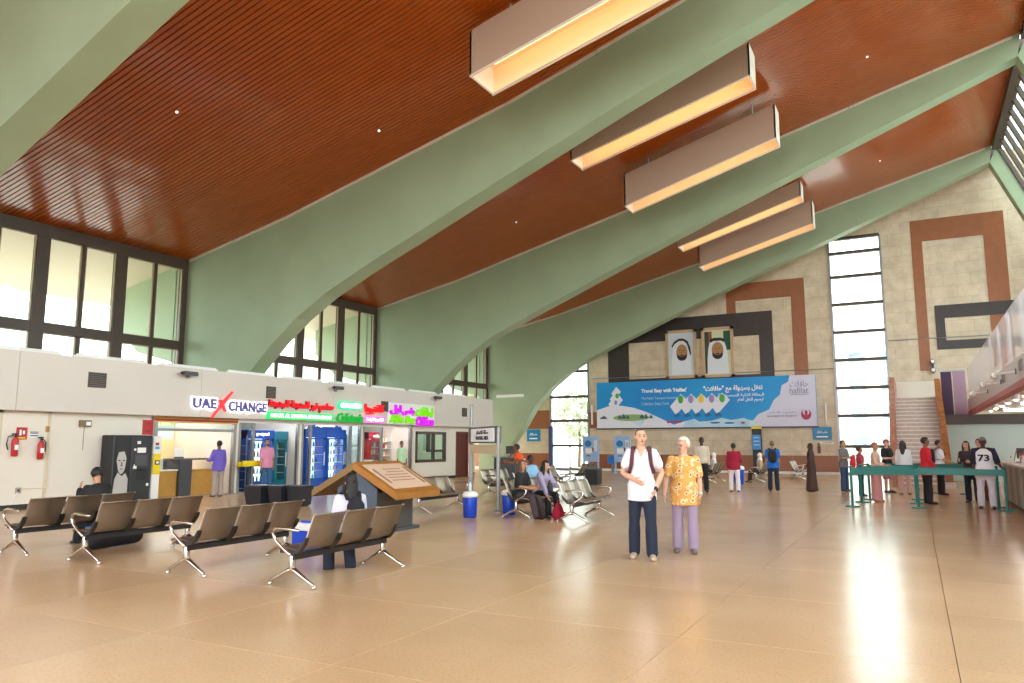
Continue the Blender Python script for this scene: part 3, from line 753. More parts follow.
# ------------------------------------------------------------------ signs on the fascia
def letters(t, body, y, z, w, h, m, depth=0.05, bold=0.02, nm='lettering', x=None, shear=0.0):
    return link(nm, text_mesh(body, w, h, depth, bold, shear), m, t, mtx=face_px((XF if x is None else x) + depth / 2 + 0.015, y, z))
halo = mat('sign_halo', '#ffffff', emit='#f6f2ff', estr=1.1)
purple = mat('sign_purple', '#5b5596', 0.4); redsw = mat('sign_red', '#e02c34', 0.4, emit='#ff3440', estr=0.5)
t = thing('exchange_sign', 'purple UAE XCHANGE lettering with a red slash on the left fascia', 'sign', (0, 0, 0))
letters(t, 'UAE', 16.12, 2.84, 1.0, 0.40, halo, 0.02, 0.13, 'halo'); letters(t, 'UAE', 16.12, 2.84, 0.88, 0.31, purple, 0.06, 0.03)
letters(t, 'CHANGE', 17.83, 2.80, 1.72, 0.41, halo, 0.02, 0.13, 'halo'); letters(t, 'CHANGE', 17.83, 2.80, 1.60, 0.32, purple, 0.06, 0.03)
sl = MB(); sl.prism([(16.36, 2.40), (16.41, 2.39), (16.80, 2.81), (17.18, 3.24), (17.14, 3.27), (16.73, 2.88)], 'x', XF + 0.03, XF + 0.085); sl.build('red_slash', redsw, t)
MB().prism([(16.66, 2.98), (16.73, 2.98), (16.96, 2.62), (16.89, 2.62)], 'x', XF + 0.02, XF + 0.075).build('red_slash', redsw, t)
neon_red = mat('neon_red', '#e01020', emit='#ff1020', estr=0.45); neon_green = mat('neon_green', '#18d060', emit='#20e070', estr=0.45)
dk_green = mat('neon_deep_green', '#0a7a28', emit='#10a030', estr=0.7); neon_mag = mat('neon_magenta', '#c010d0', emit='#d818e8', estr=0.45)
neon_lime = mat('neon_lime', '#7ad010', emit='#88e010', estr=0.35); neon_pink = mat('neon_pink', '#f070d8', emit='#ff80e0', estr=0.45); neon_white = mat('neon_white', '#ffffff', emit='#ffffff', estr=1.4)
neon_teal = mat('neon_teal', '#20c080', emit='#30d090', estr=0.8)
letter_side_red = mat('letter_side_red', '#6a0a12', 0.5)
t = thing('restaurant_sign', 'long red Arabic lettering over a green lit strip sign', 'sign', (0, 0, 0))
letters(t, ar('مطعم نور المدينة الجديدة'), 20.33, 2.93, 3.25, 0.40, letter_side_red, 0.04, 0.035, 'letter_sides'); letters(t, ar('مطعم نور المدينة الجديدة'), 20.35, 2.94, 3.2, 0.36, neon_red, 0.10, 0.02)
MB().bbox(XF, XF + 0.09, 18.68, 21.98, 2.44, 2.70, 0.01).build('lit_box', neon_green, t)
letters(t, 'NOOR AL MADINA RESTAURANT', 20.33, 2.57, 3.05, 0.14, neon_white, 0.01, 0.02, 'lettering', XF + 0.085)
t = thing('cafeteria_sign', 'green script Cafeteria lettering below a teal lit pill sign', 'sign', (0, 0, 0))
letters(t, 'Cafeteria', 22.93, 2.60, 1.5, 0.36, dk_green, 0.10, 0.022, shear=0.25)
pill = [(22.95 + (0.55 if c > 0 else -0.55) + 0.16 * c, 3.07 + 0.16 * s) for c, s in [(math.cos(2 * PI * i / 24), math.sin(2 * PI * i / 24)) for i in range(24)]]
MB().prism(pill, 'x', XF, XF + 0.08).build('pill_box', neon_teal, t)
pill2 = [(22.95 + (0.52 if c > 0 else -0.52) + 0.09 * c, 3.07 + 0.09 * s) for c, s in [(math.cos(2 * PI * i / 24), math.sin(2 * PI * i / 24)) for i in range(24)]]
MB().prism(pill2, 'x', XF + 0.075, XF + 0.095).build('lit_face', neon_white, t)
t = thing('cafeteria_sign', 'short red Arabic lettering over a pink lit box sign', 'sign', (0, 0, 0))
letters(t, ar('كافتيريا'), 24.42, 2.98, 1.18, 0.42, neon_red, 0.10, 0.022)
MB().bbox(XF, XF + 0.08, 23.78, 25.1, 2.44, 2.70, 0.01).build('lit_box', neon_pink, t)
letters(t, ar('كافتيريا الواحة'), 24.44, 2.57, 1.1, 0.16, neon_white, 0.01, 0.03, 'lettering', XF + 0.075)
t = thing('office_sign', 'magenta and lime two line lettering on a white panel', 'sign', (0, 0, 0))
MB().bbox(XF - 0.005, XF + 0.012, 25.36, 28.84, 2.43, 3.33, 0.004).build('panel', 'white_paint', t)
letters(t, ar('ابل'), 25.85, 3.03, 0.75, 0.42, neon_mag, 0.10, 0.022); letters(t, ar('باص'), 26.73, 2.99, 0.85, 0.36, neon_mag, 0.10, 0.022); letters(t, ar('لحافلات'), 27.95, 3.02, 1.3, 0.42, neon_lime, 0.10, 0.022)
letters(t, 'Able', 25.9, 2.66, 0.95, 0.36, neon_lime, 0.10, 0.022, shear=0.2); letters(t, 'Bus', 26.9, 2.64, 0.7, 0.32, neon_lime, 0.10, 0.022, shear=0.2); letters(t, 'Office', 28.0, 2.60, 1.35, 0.42, neon_mag, 0.10, 0.03, shear=0.2)

# ------------------------------------------------------------------ exchange office
ex = thing('storefront', 'glazed exchange office front with a yellow and red header band', 'shop front', (0, 0, 0))
MB().box(XL - 0.12, XL + 0.02, 14.62, 17.70, 2.24, 2.42).build('header', mat('header_gold', '#d9a85a', 0.5), ex)
MB().box(XL + 0.015, XL + 0.03, 14.62, 17.70, 2.28, 2.34).build('stripe', mat('stripe_red', '#9c2a22', 0.5), ex)
MB().box(XL + 0.015, XL + 0.028, 14.62, 17.70, 2.36, 2.385).build('stripe', mat('stripe_brown', '#a87838', 0.5), ex)
MB().box(XL - 0.06, XL + 0.02, 14.72, 17.62, 1.98, 2.06).build('head_rail', 'steel_dull', ex)
for y in (14.68, 17.60):
    MB().box(XL - 0.08, XL + 0.03, y - 0.06, y + 0.06, 0, 2.24).build('post', 'steel_dull', ex)
MB().box(XL - 0.03, XL - 0.02, 14.74, 17.54, 2.06, 2.24).build('pane', 'shop_glass', ex)
MB().box(XL - 0.1, XL + 0.05, 14.62, 17.70, 0.0, 0.03).build('threshold', 'steel_dull', ex)
yl = mat('office_cream', '#ead8a4', 0.6)
struct('wall_exchange', MB().box(-22.6, -22.5, 14.66, 17.66, 0, 2.55), yl, label='cream back wall of the exchange office')
ct = thing('exchange_counter', 'wooden exchange counter with dark end panels and a white top', 'counter', (-20.6, 0, 0))
wood = mat('honey_wood', '#cf9c4c', 0.4, noise=0.12, nscale=4)
MB().bbox(-0.25, 0.30, 14.98, 16.10, 0.0, 0.78, 0.01).build('front_panel', wood, ct); MB().bbox(-0.28, 0.34, 14.95, 16.15, 0.78, 0.82, 0.01).build('top', 'white_paint', ct)
MB().bbox(-0.35, 0.40, 14.76, 14.97, 0.0, 1.12, 0.01).build('end_panel', 'dark_grey', ct); MB().bbox(-0.35, 0.42, 16.10, 16.55, 0.0, 1.12, 0.01).build('end_panel', 'dark_grey', ct)
MB().bbox(-0.38, 0.36, 16.05, 17.5, 1.10, 1.15, 0.01).build('ledge', mat('ledge_dark', '#5a5348', 0.4), ct)
MB().bbox(-0.25, 0.25, 16.55, 17.55, 0.0, 0.75, 0.01).build('front_panel', wood, ct); MB().bbox(-0.3, 0.3, 16.55, 17.55, 0.75, 0.79, 0.01).build('top', wood, ct)
MB().bbox(-0.2, 0.28, 15.05, 15.60, 0.82, 1.16, 0.01).build('teller_screen', mat('teller_white', '#d8d6d2', 0.4), ct)
MB().box(-0.5, -0.48, 15.65, 16.05, 0.82, 1.0).build('teller_window', yl, ct)
t = thing('wall_screen', 'bluish wall screen inside the exchange office', 'screen', (-21.9, 15.1, 1.75)); MB().bbox(0, 0.05, -0.42, 0.42, -0.38, 0.38, 0.01).build('case', 'grey_paint', t)
MB().box(0.045, 0.055, -0.39, 0.39, -0.35, 0.35).build('display', mat('screen_blue', '#a9c4ea', 0.3, emit='#a9c4ea', estr=0.5), t); MB().box(-0.6, 0.0, -0.05, 0.05, -0.05, 0.05).build('wall_arm', 'grey_paint', t)
t = thing('ceiling_board', 'pale hanging board inside the exchange office', 'board', (-21.6, 16.6, 2.0)); MB().bbox(-0.02, 0.02, -0.3, 0.3, -0.25, 0.2, 0.01).build('board', mat('board_blue', '#c8d8d8', 0.5), t); MB().tube([(0, -0.2, 0.2), (0, -0.2, 0.56)], 0.01, 6).build('cord', 'grey_paint', t); MB().tube([(0, 0.2, 0.2), (0, 0.2, 0.56)], 0.01, 6).build('cord', 'grey_paint', t)
for y, nm in ((15.75, 'small printer on the exchange counter top beside the teller screen'), (16.32, 'white computer on the dark ledge of the exchange counter')):
    z = 0.82 if y < 16 else 1.15
    t = thing('desk_device', nm, 'computer', (-20.55, y, z + 0.002)); MB().bbox(-0.1, 0.1, -0.1, 0.12, 0, 0.05, 0.01).build('base', 'dark_grey', t); MB().bbox(-0.06, 0.04, -0.15, 0.15, 0.05, 0.3, 0.02).build('case', 'white_paint' if y > 16 else 'dark_grey', t)
def shop_lamp(y0, y1, x, lab, e=9.0):
    t = thing('shop_lamp', lab, 'lamp', (x, 0, 2.55), group='ceiling lamps of the shops')
    MB().bbox(-0.12, 0.12, y0, y1, -0.05, 0.0, 0.01).build('fitting', 'white_paint', t)
    MB().tube([(0, y0 + 0.05, -0.08), (0, y1 - 0.05, -0.08)], 0.03, 8).build('tube', 'lamp_tube_white', t)
shop_lamp(15.0, 17.3, -20.6, 'tube lamp on the exchange office ceiling'); shop_lamp(18.0, 20.3, -20.2, 'tube lamp over the blue drinks cooler shop')
shop_lamp(20.9, 23.7, -20.2, 'tube lamp over the tall lit drinks coolers'); shop_lamp(24.4, 27.1, -20.2, 'tube lamp in the shop under the magenta sign')
shop_lamp(28.0, 31.8, -20.4, 'added front tube lamp brightening the room behind the sliding window')  # lamp added so the room behind the teal window looks bright
shop_lamp(28.0, 31.8, -22.2, 'added tube lamp brightening the room behind the sliding window')  # second added lamp, for more light in the same room
shop_lamp(15.0, 17.3, -21.9, 'rear tube lamp of the exchange office')

# ------------------------------------------------------------------ drinks shops
blue_c = mat('cooler_blue', '#1452b8', 0.35); blue_l = mat('cooler_light', '#e8f4ff', emit='#dcefff', estr=1.6); teal_c = mat('cooler_teal', '#1f7f96', 0.35)
def cooler(x, y, w, h, body, lab, hdr=None, glow=True):
    t = thing('drinks_cooler', lab, 'cooler', (x, y, 0), group='drinks coolers in the shops')
    dp = 0.55
    MB().box(-dp, -dp + 0.05, -w / 2, w / 2, 0.05, h).build('back', blue_l if glow else body, t)
    for s in (-1, 1): MB().box(-dp, 0, s * w / 2 - 0.03, s * w / 2 + 0.03, 0.05, h).build('side', body, t)
    MB().box(-dp, 0, -w / 2, w / 2, 0.05, 0.28).build('base', body, t)
    MB().bbox(-dp, 0.04, -w / 2 - 0.03, w / 2 + 0.03, h - 0.30, h, 0.02).build('header', body, t)
    if hdr: link('lettering', text_mesh(hdr, w * 0.5, 0.13, 0.01, 0.03), neon_white, t, mtx=face_px(0.05, 0.05, h - 0.15)); MB().lathe([(0.08, 0.04), (0.08, 0.05)], 14, (0, -w * 0.33, h - 0.15), 'x').build('emblem', mat('emblem_red', '#d03048', 0.4), t)
    f = MB(); dh0, dh1 = 0.28, h - 0.32
    for s in (-1, 1): f.box(0, 0.04, s * (w / 2 - 0.06) - 0.05, s * (w / 2 - 0.06) + 0.05, dh0, dh1)
    f.box(0, 0.04, -w / 2 + 0.02, w / 2 - 0.02, dh0, dh0 + 0.06); f.box(0, 0.04, -w / 2 + 0.02, w / 2 - 0.02, dh1 - 0.06, dh1)
    dr = f.build('door', body, t); MB().box(0.01, 0.02, -w / 2 + 0.1, w / 2 - 0.1, dh0 + 0.05, dh1 - 0.05).build('glass', 'shop_glass', dr)
    MB().box(0.04, 0.07, w / 2 - 0.1, w / 2 - 0.07, 0.8, 1.3).build('handle', 'white_paint', dr)
    shelves = []
    n = 5
    for k in range(n):
        z = 0.30 + (h - 0.66) * k / n
        MB().box(-dp + 0.05, -0.04, -w / 2 + 0.03, w / 2 - 0.03, z, z + 0.02).build('shelf', 'white_paint', t); shelves.append(z + 0.02)
    for k in range(3):
        y2 = (-0.3 + 0.3 * k) * w; MB().box(-dp + 0.04, -0.1, y2 - 0.02, y2 + 0.02, 0.0, 0.06).build('foot', 'black_paint', t)
    return shelves, w, dp
PACK = []
def bottle_proto():
    ms = {}
    for nm, c in (('red', '#c42a30'), ('green', '#3f9a52'), ('orange', '#e08a2a'), ('white', '#e6e6e2'), ('blue', '#2a62c0'), ('yellow', '#e6c23a'), ('brown', '#6a3a24')):
        m_ = mat('pack_' + nm, c, 0.4)
        b = MB().lathe([(0.032, 0), (0.034, 0.02), (0.034, 0.12), (0.015, 0.17), (0.013, 0.2)], 8).mesh('bottle'); b.materials.append(m_)
        p = MB().bbox(-0.05, 0.05, -0.055, 0.055, 0, 0.17, 0.008).mesh('packet'); p.materials.append(m_)
        ms[nm] = (b, p)
    return ms
BP = bottle_proto(); KEYS = list(BP)
def stock(xf, yc, shelves, w, lab, grp, packs=False, step=0.13, keys=None):
    names = ['lowest', 'second lowest', 'third lowest', 'fourth lowest', 'fifth lowest', 'topmost']
    for sk, z in enumerate(shelves):
        n = int((w - 0.2) / step)
        for i in range(n):
            nm = random.choice(keys or KEYS)
            o = bpy.data.objects.new('packet' if packs else 'bottle', BP[nm][1 if packs else 0]); COL.objects.link(o)
            o.location = (xf - 0.14, yc - w / 2 + 0.13 + i * step + random.uniform(-0.01, 0.01), z)
            tag(o, lab % (nm, names[sk]), 'packet' if packs else 'bottle', grp)
sh, w_, _ = cooler(-19.95, 19.12, 1.15, 2.08, blue_c, 'blue drinks cooler behind the man in the pink shirt', 'pepsi')
stock(-19.95, 19.12, sh, w_, 'small %s bottle on the %s shelf of the blue cooler behind the pink shirt', 'bottles in the blue cooler', step=0.16)
sh, w_, _ = cooler(-19.9, 21.78, 1.06, 2.15, blue_c, 'left one of the two tall lit blue drinks coolers with the arched header')
stock(-19.9, 21.78, sh, w_, 'small %s bottle on the %s shelf of the left tall lit cooler', 'bottles in the left lit cooler', step=0.15)
sh, w_, _ = cooler(-19.9, 22.92, 1.05, 2.15, blue_c, 'right one of the two tall lit blue drinks coolers')
stock(-19.9, 22.92, sh, w_, 'small %s bottle on the %s shelf of the right tall lit cooler', 'bottles in the right lit cooler', step=0.15)
t = thing('cooler_crest', 'arched blue advertising crest on top of the two lit coolers', 'sign', (-19.88, 22.2, 2.15)); MB().prism([(-1.0, 0), (1.0, 0), (0.9, 0.12)] + [(0.75 * math.cos(PI * i / 10), 0.12 + 0.20 * math.sin(PI * i / 10)) for i in range(11)] + [(-0.9, 0.12)], 'x', -0.03, 0.05).build('board', blue_c, t)
link('lettering', text_mesh('Aquafina', 1.1, 0.14, 0.01, 0.03, 0.2), neon_white, t, mtx=face_px(0.055, 0, 0.14))
sh, w_, _ = cooler(-20.1, 20.22, 0.6, 2.05, teal_c, 'narrow teal cooler right of the blue cooler', None, False)
stock(-20.1, 20.22, sh, w_, 'small %s bottle on the %s shelf of the narrow teal cooler', 'bottles in the teal cooler', step=0.15)
sh, w_, _ = cooler(-20.3, 23.75, 0.5, 2.0, teal_c, 'narrow teal cabinet right of the two tall lit coolers', None, False)
sh, w_, _ = cooler(-20.4, 25.95, 0.8, 2.1, mat('cooler_red', '#b8202a', 0.35), 'red headed drinks cooler behind the man in the pale green shirt', 'cola')
stock(-20.4, 25.95, sh, w_, 'small %s bottle on the %s shelf of the red headed cooler', 'bottles in the red cooler', step=0.15)
def rack(x, y, w, h, n, lab, m='steel_dull'):
    t = thing('shelf_rack', lab, 'shelf', (x, y, 0), group='shelf racks in the shops')
    for s in (-1, 1):
        for dx in (-0.3, 0.0): MB().box(dx - 0.015, dx + 0.015, s * w / 2 - 0.015, s * w / 2 + 0.015, 0, h).build('post', m, t)
    z = []
    for k in range(n):
        zz = 0.12 + (h - 0.2) * k / n
        MB().box(-0.32, 0.02, -w / 2, w / 2, zz, zz + 0.02).build('shelf', m, t); z.append(zz + 0.02)
    return z
z = rack(-19.85, 18.1, 0.62, 1.9, 6, 'wire shelf rack of snacks at the left end of the drinks shop'); stock(-19.85, 18.1, z, 0.62, 'small %s packet on the %s shelf of the rack beside the exchange office', 'snack packets on the left rack', True)
t = thing('yellow_bin_tray', 'yellow display tray on the snack rack front', 'tray', (-19.44, 18.1, 0.86)); MB().box(0, 0.2, -0.4, 0.4, 0, 0.02).build('bottom', 'bright_yellow', t); MB().box(0.18, 0.2, -0.4, 0.4, 0, 0.2).build('front', 'bright_yellow', t); MB().box(0, 0.2, -0.4, -0.38, 0, 0.16).build('side', 'bright_yellow', t); MB().box(0, 0.2, 0.38, 0.4, 0, 0.16).build('side', 'bright_yellow', t)
z = rack(-20.95, 24.9, 1.1, 2.1, 6, 'tall rack of bright packets inside the shop under the pink sign', 'white_paint'); stock(-20.95, 24.9, z, 1.1, 'small %s packet on the %s shelf of the rack under the pink sign', 'packets on the tall rack', True)
z = rack(-20.6, 26.95, 0.9, 2.1, 6, 'rack of red and green packets right of the red headed cooler', 'white_paint'); stock(-20.6, 26.95, z, 0.9, 'small %s packet on the %s rack shelf right of the red headed cooler', 'packets on the right rack', True, keys=['red', 'green', 'white', 'orange'])
z = rack(-20.55, 20.98, 0.5, 1.6, 4, 'narrow rack with plants and packets left of the tall lit coolers'); stock(-20.55, 20.98, z, 0.5, 'small %s packet on the %s shelf of the narrow rack left of lit coolers', 'packets on the narrow rack', True, keys=['green', 'yellow', 'white'])
t = thing('serving_counter', 'pale serving counter in the shop under the small red sign', 'counter', (-20.2, 24.75, 0)); MB().bbox(-0.3, 0.25, -0.6, 0.5, 0, 0.9, 0.01).build('body', mat('counter_pale', '#cfd8d6', 0.4), t); MB().bbox(-0.33, 0.3, -0.62, 0.52, 0.9, 0.95, 0.01).build('top', 'white_paint', t)
def shop_front(a, b, posts, lab):
    t = thing('storefront', lab, 'shop front', (0, 0, 0))
    MB().box(XL - 0.1, XL, a, b, 2.30, 2.42).build('head_rail', 'white_paint', t)
    MB().box(XL - 0.08, XL - 0.02, a, b, 0.0, 0.05).build('threshold', 'steel_dull', t)
    for y in posts: MB().box(XL - 0.09, XL + 0.01, y - 0.045, y + 0.045, 0, 2.3).build('post', 'steel_dull', t)
    return t
t = shop_front(17.78, 20.58, (17.82, 18.42, 20.5), 'aluminium shop front around the drinks shop'); MB().box(XL - 0.05, XL - 0.04, 17.86, 18.38, 0.05, 2.3).build('pane', 'shop_glass', t)
t = shop_front(20.66, 24.0, (20.72, 21.15, 23.4, 23.95), 'aluminium shop front around the tall lit coolers'); MB().box(XL - 0.05, XL - 0.04, 23.44, 23.9, 0.05, 2.3).build('pane', 'shop_glass', t)
t = shop_front(24.1, 27.42, (24.15, 25.35, 27.38), 'aluminium shop front under the pink and magenta signs'); MB().box(XL - 0.05, XL - 0.04, 24.2, 25.3, 0.95, 2.3).build('pane', 'shop_glass', t)

# window and door in the white wall
w = group_struct('window_9', 'bronze framed sliding window in the white wall')
for a, b, c, e in ((27.75, 27.87, 0.78, 2.16), (30.08, 30.20, 0.78, 2.16), (27.75, 30.20, 0.78, 0.90), (27.75, 30.20, 2.04, 2.16), (28.75, 28.88, 1.28, 2.04), (29.15, 29.25, 0.9, 2.04), (28.75, 30.08, 1.24, 1.34)):
    MB().box(XL - 0.1, XL + 0.04, a, b, c, e).build('frame', 'dark_bronze', w)
MB().box(XL - 0.06, XL - 0.045, 27.87, 30.08, 0.9, 2.04).build('pane', mat('teal_pane', '#dcf2ec', alpha_glass=0.04), w)
MB().box(XG + 0.02, XG + 0.06, 27.6, 32.3, 0.0, 2.5).build('curtain', mat('teal_blind', '#a4d8cc', 0.7), w)
MB().box(XL - 0.40, XL - 0.38, 28.9, 29.15, 1.34, 2.04).build('sign_card', 'white_paint', w)
dd = group_struct('door_2', 'dark red brown door in the white wall')
MB().box(XL - 0.12, XL - 0.06, 31.16, 32.19, 0, 2.14).build('leaf', mat('door_red_brown', '#5e2a20', 0.4), dd)
for a, b, c, e in ((31.10, 31.18, 0, 2.2), (32.17, 32.25, 0, 2.2), (31.10, 32.25, 2.12, 2.2)): MB().box(XL - 0.15, XL + 0.02, a, b, c, e).build('frame', mat('door_frame', '#7a3c2c', 0.4), dd)
MB().limb([(XL - 0.03, 31.28, 1.02), (XL - 0.03, 31.42, 1.02)], [0.02, 0.015], n=8).build('handle', 'chrome', dd)
struct('baseboard_right', MB().box(XL, XL + 0.02, 27.5, 31.1, 0, 0.12), 'black_skirting', label='dark skirting below the sliding window')

# ------------------------------------------------------------------ lobby beyond the shop block
lb = group_struct('wall_lobby', 'pale lobby partition beyond the fascia end')
MB().box(-27, -22.6, 37.9, 38.1, 0, 4.4).build('panel', mat('lobby_yellow', '#e4d6ae', 0.6), lb)
MB().box(-24.3, -24.1, 34.3, 38, 0, 3.9).build('side_panel', 'cream_wall', lb)
t = thing('service_desk', 'dark grey service desk beyond the sign posts', 'desk', (-16.2, 30.2, 0))
MB().bbox(-0.55, 0.55, -0.35, 0.35, 0, 1.0, 0.02).build('body', 'dark_grey', t); MB().bbox(-0.6, 0.6, -0.4, 0.4, 1.0, 1.05, 0.01).build('top', 'grey_paint', t)
t = thing('computer_monitor', 'computer monitor on the dark service desk', 'monitor', (-16.0, 30.1, 1.05)); MB().bbox(-0.12, 0.12, -0.08, 0.08, 0, 0.02, 0.005).build('base', 'black_paint', t); MB().box(-0.02, 0.02, -0.02, 0.02, 0.02, 0.15).build('stand', 'black_paint', t); MB().bbox(-0.25, 0.25, -0.03, 0.03, 0.12, 0.46, 0.01).build('screen', 'dark_grey', t)
t = thing('wall_tube_lamp', 'white wall tube lamp on the farthest green rib beside the shop end', 'lamp', (-21.9, 41.18, 4.55)); MB().bbox(-1.0, 0.9, -0.08, 0.0, -0.09, 0.09, 0.02).build('case', 'white_paint', t); MB().tube([(-0.9, -0.1, 0), (0.8, -0.1, 0)], 0.03, 8).build('tube', 'tube_off', t)
# ------------------------------------------------------------------ banner on the far wall
def wall_piece(t, poly, d, m, nm, y=None):
    return MB().prism(poly, 'y', (YW - 0.12 if y is None else y) - d, (YW - 0.12 if y is None else y) - d + 0.012).build(nm, m, t)
def flat_ell(cx, cz, rx, rz, n=28, a0=0.0, a1=2 * PI):
    return [(cx + rx * math.cos(a0 + (a1 - a0) * i / n), cz + rz * math.sin(a0 + (a1 - a0) * i / n)) for i in range(n if a1 - a0 > 6.2 else n + 1)]
bn = thing('wall_banner', 'long blue advertising banner with hafilat lettering on the end wall', 'banner', (0, 0, 0))
sky_b = mat('print_blue', '#1c86d6', 0.45, col2='#1a9fe0', nscale=0.25); pr_white = mat('print_white', '#e8e9f6', 0.5); pr_cloud = mat('print_cloud', '#cfe4f4', 0.5, col2='#a8d2ea', nscale=1.2); pr_lilac = mat('print_lilac', '#d9d6ec', 0.5)
pr_txt = mat('print_text', '#f8fbff', 0.5); pr_grey = mat('print_grey', '#8a86a0', 0.5); pr_red = mat('print_red', '#b03060', 0.5); pr_green = mat('print_green', '#4cae3c', 0.5); pr_viol = mat('print_violet', '#9a8cc8', 0.5); pr_yel = mat('print_yellow', '#ecc83c', 0.5); pr_dark = mat('print_dark', '#3b5a66', 0.5); pr_deep = mat('print_deep', '#1a6fae', 0.5); pr_olive = mat('print_olive', '#8fae72', 0.5)
MB().box(-17.2, -4.55, YW - 0.12, YW - 0.02, 2.54, 5.34).build('panel', sky_b, bn)
MB().box(-17.25, -4.5, YW - 0.14, YW - 0.02, 2.48, 2.55).build('frame', 'dark_grey', bn)
wall_piece(bn, [(-17.2, 2.56), (-17.2, 3.65)] + [(-17.2 + 0.8 * k, 3.65 + 0.33 * math.sin(PI * (k + 0.6) / 5.4) - 0.02 * k * k) for k in range(1, 7)] + [(-11.6, 2.95), (-10.9, 2.56)], 0.012, pr_white, 'cloud_print')
wall_piece(bn, [(-7.0, 2.56), (-9.3, 2.56), (-8.9, 2.85), (-8.2, 2.95), (-7.9, 2.9), (-7.6, 3.25), (-7.0, 3.5), (-6.75, 4.0), (-6.4, 4.3), (-6.3, 4.8), (-5.95, 5.0), (-5.85, 5.34), (-4.56, 5.34), (-4.56, 2.56)], 0.012, pr_lilac, 'cloud_print')
wall_piece(bn, [(-11.9, 2.56), (-11.7, 2.9), (-11.2, 3.05), (-10.9, 2.88), (-10.2, 2.92), (-9.6, 3.08), (-9.1, 2.95), (-8.4, 3.05), (-7.9, 2.85), (-7.6, 2.56)], 0.018, pr_cloud, 'cloud_print')
# stack of travel cards and the island
for cx, cz, s in ((-15.95, 4.35, 0.42), (-16.05, 4.05, 0.42), (-15.9, 4.7, 0.36), (-15.8, 4.2, 0.38)):
    wall_piece(bn, [(cx - s * 0.9, cz - 0.05), (cx, cz + s), (cx + s * 0.8, cz + 0.05), (cx - 0.05, cz - s)], 0.03 + 0.002 * cz, pr_white, 'card_print')
wall_piece(bn, flat_ell(-15.85, 4.5, 0.12, 0.16, 14), 0.045, pr_green, 'leaf_print'); wall_piece(bn, flat_ell(-15.95, 4.1, 0.1, 0.14, 14), 0.045, pr_viol, 'leaf_print')
wall_piece(bn, flat_ell(-15.0, 3.17, 1.15, 0.2, 24), 0.02, pr_olive, 'island_print'); wall_piece(bn, [(-15.0, 2.95), (-14.1, 3.0), (-14.5, 2.62)], 0.022, pr_cloud, 'water_print')
for cx, w, h in ((-15.7, 0.14, 0.22), (-15.45, 0.16, 0.3), (-15.2, 0.12, 0.2), (-14.3, 0.18, 0.26), (-14.05, 0.1, 0.3), (-13.75, 0.12, 0.22), (-16.7, 0.2, 0.2), (-16.85, 0.16, 0.12)):
    wall_piece(bn, [(cx - w, 3.12), (cx - w * 0.3, 3.12 + h), (cx + w * 0.4, 3.12 + h * 0.6), (cx + w, 3.12)], 0.026, pr_dark, 'skyline_print')
for k, m_ in enumerate((pr_green, pr_viol, pr_yel, pr_viol, pr_green)):
    cx = -11.85 + k * 0.60
    wall_piece(bn, [(cx - 0.75, 3.78), (cx - 0.08, 4.5), (cx + 0.34, 4.08), (cx - 0.4, 3.28)], 0.03 + 0.004 * k, pr_white, 'card_print')
    wall_piece(bn, flat_ell(cx - 0.1, 4.18, 0.16, 0.24, 14), 0.038 + 0.004 * k, m_, 'leaf_print'); wall_piece(bn, [(cx - 0.55, 3.25), (cx - 0.3, 3.42), (cx - 0.1, 3.2), (cx - 0.45, 3.14)], 0.038 + 0.004 * k, pr_deep, 'hill_print')
def wl_text(t, body, x, z, w, h, m, bold=0.02, d=0.03, y=None):
    return link('lettering', text_mesh(body, w, h, 0.01, bold), m, t, mtx=face_ny(x, (YW - 0.12 if y is None else y) - d, z))
wl_text(bn, "Travel Easy with 'Hafilat'", -12.95, 4.72, 2.75, 0.30, pr_txt, 0.04)
wl_text(bn, 'The Public Transport Automated Fare', -12.95, 4.28, 2.75, 0.2, mat('print_pale', '#a9d4f0', 0.5), 0.01); wl_text(bn, 'Collection Smart Card', -13.5, 3.98, 1.65, 0.2, MATS['print_pale'], 0.01)
wl_text(bn, ar('تنقل بسهولة مع "حافلات"'), -8.95, 4.70, 3.3, 0.42, pr_txt, 0.04)
wl_text(bn, ar('البطاقة الذكية للتحصيل الآلي'), -8.6, 4.32, 2.7, 0.28, pr_txt, 0.01); wl_text(bn, ar('لرسوم النقل العام'), -8.0, 4.05, 1.4, 0.26, pr_txt, 0.01)
wl_text(bn, ar('حافلات'), -5.4, 4.88, 0.95, 0.36, pr_grey, 0.0); wl_text(bn, 'hafilat', -5.4, 4.50, 0.95, 0.32, pr_grey, 0.0)
MB().prism([(-5.85, 4.26), (-4.95, 4.26), (-4.95, 4.29), (-5.85, 4.29)], 'y', YW - 0.14, YW - 0.13).build('rule_print', pr_grey, bn)
wall_piece(bn, flat_ell(-5.1, 3.2, 0.26, 0.30), 0.02, pr_red, 'emblem_print'); wall_piece(bn, flat_ell(-5.1, 3.33, 0.17, 0.18), 0.026, pr_lilac, 'emblem_print'); wall_piece(bn, flat_ell(-5.1, 3.28, 0.08, 0.14), 0.03, pr_red, 'emblem_print')
wl_text(bn, 'DEPARTMENT OF TRANSPORT', -6.35, 3.12, 1.6, 0.09, pr_grey, 0.01); wl_text(bn, ar('دائرة النقل'), -6.35, 3.32, 1.5, 0.13, pr_grey, 0.0)
MB().prism([(-12.8, 2.82), (-11.95, 2.85), (-11.95, 2.97), (-12.8, 2.92)], 'y', YW - 0.15, YW - 0.14).build('logo_print', pr_red, bn)
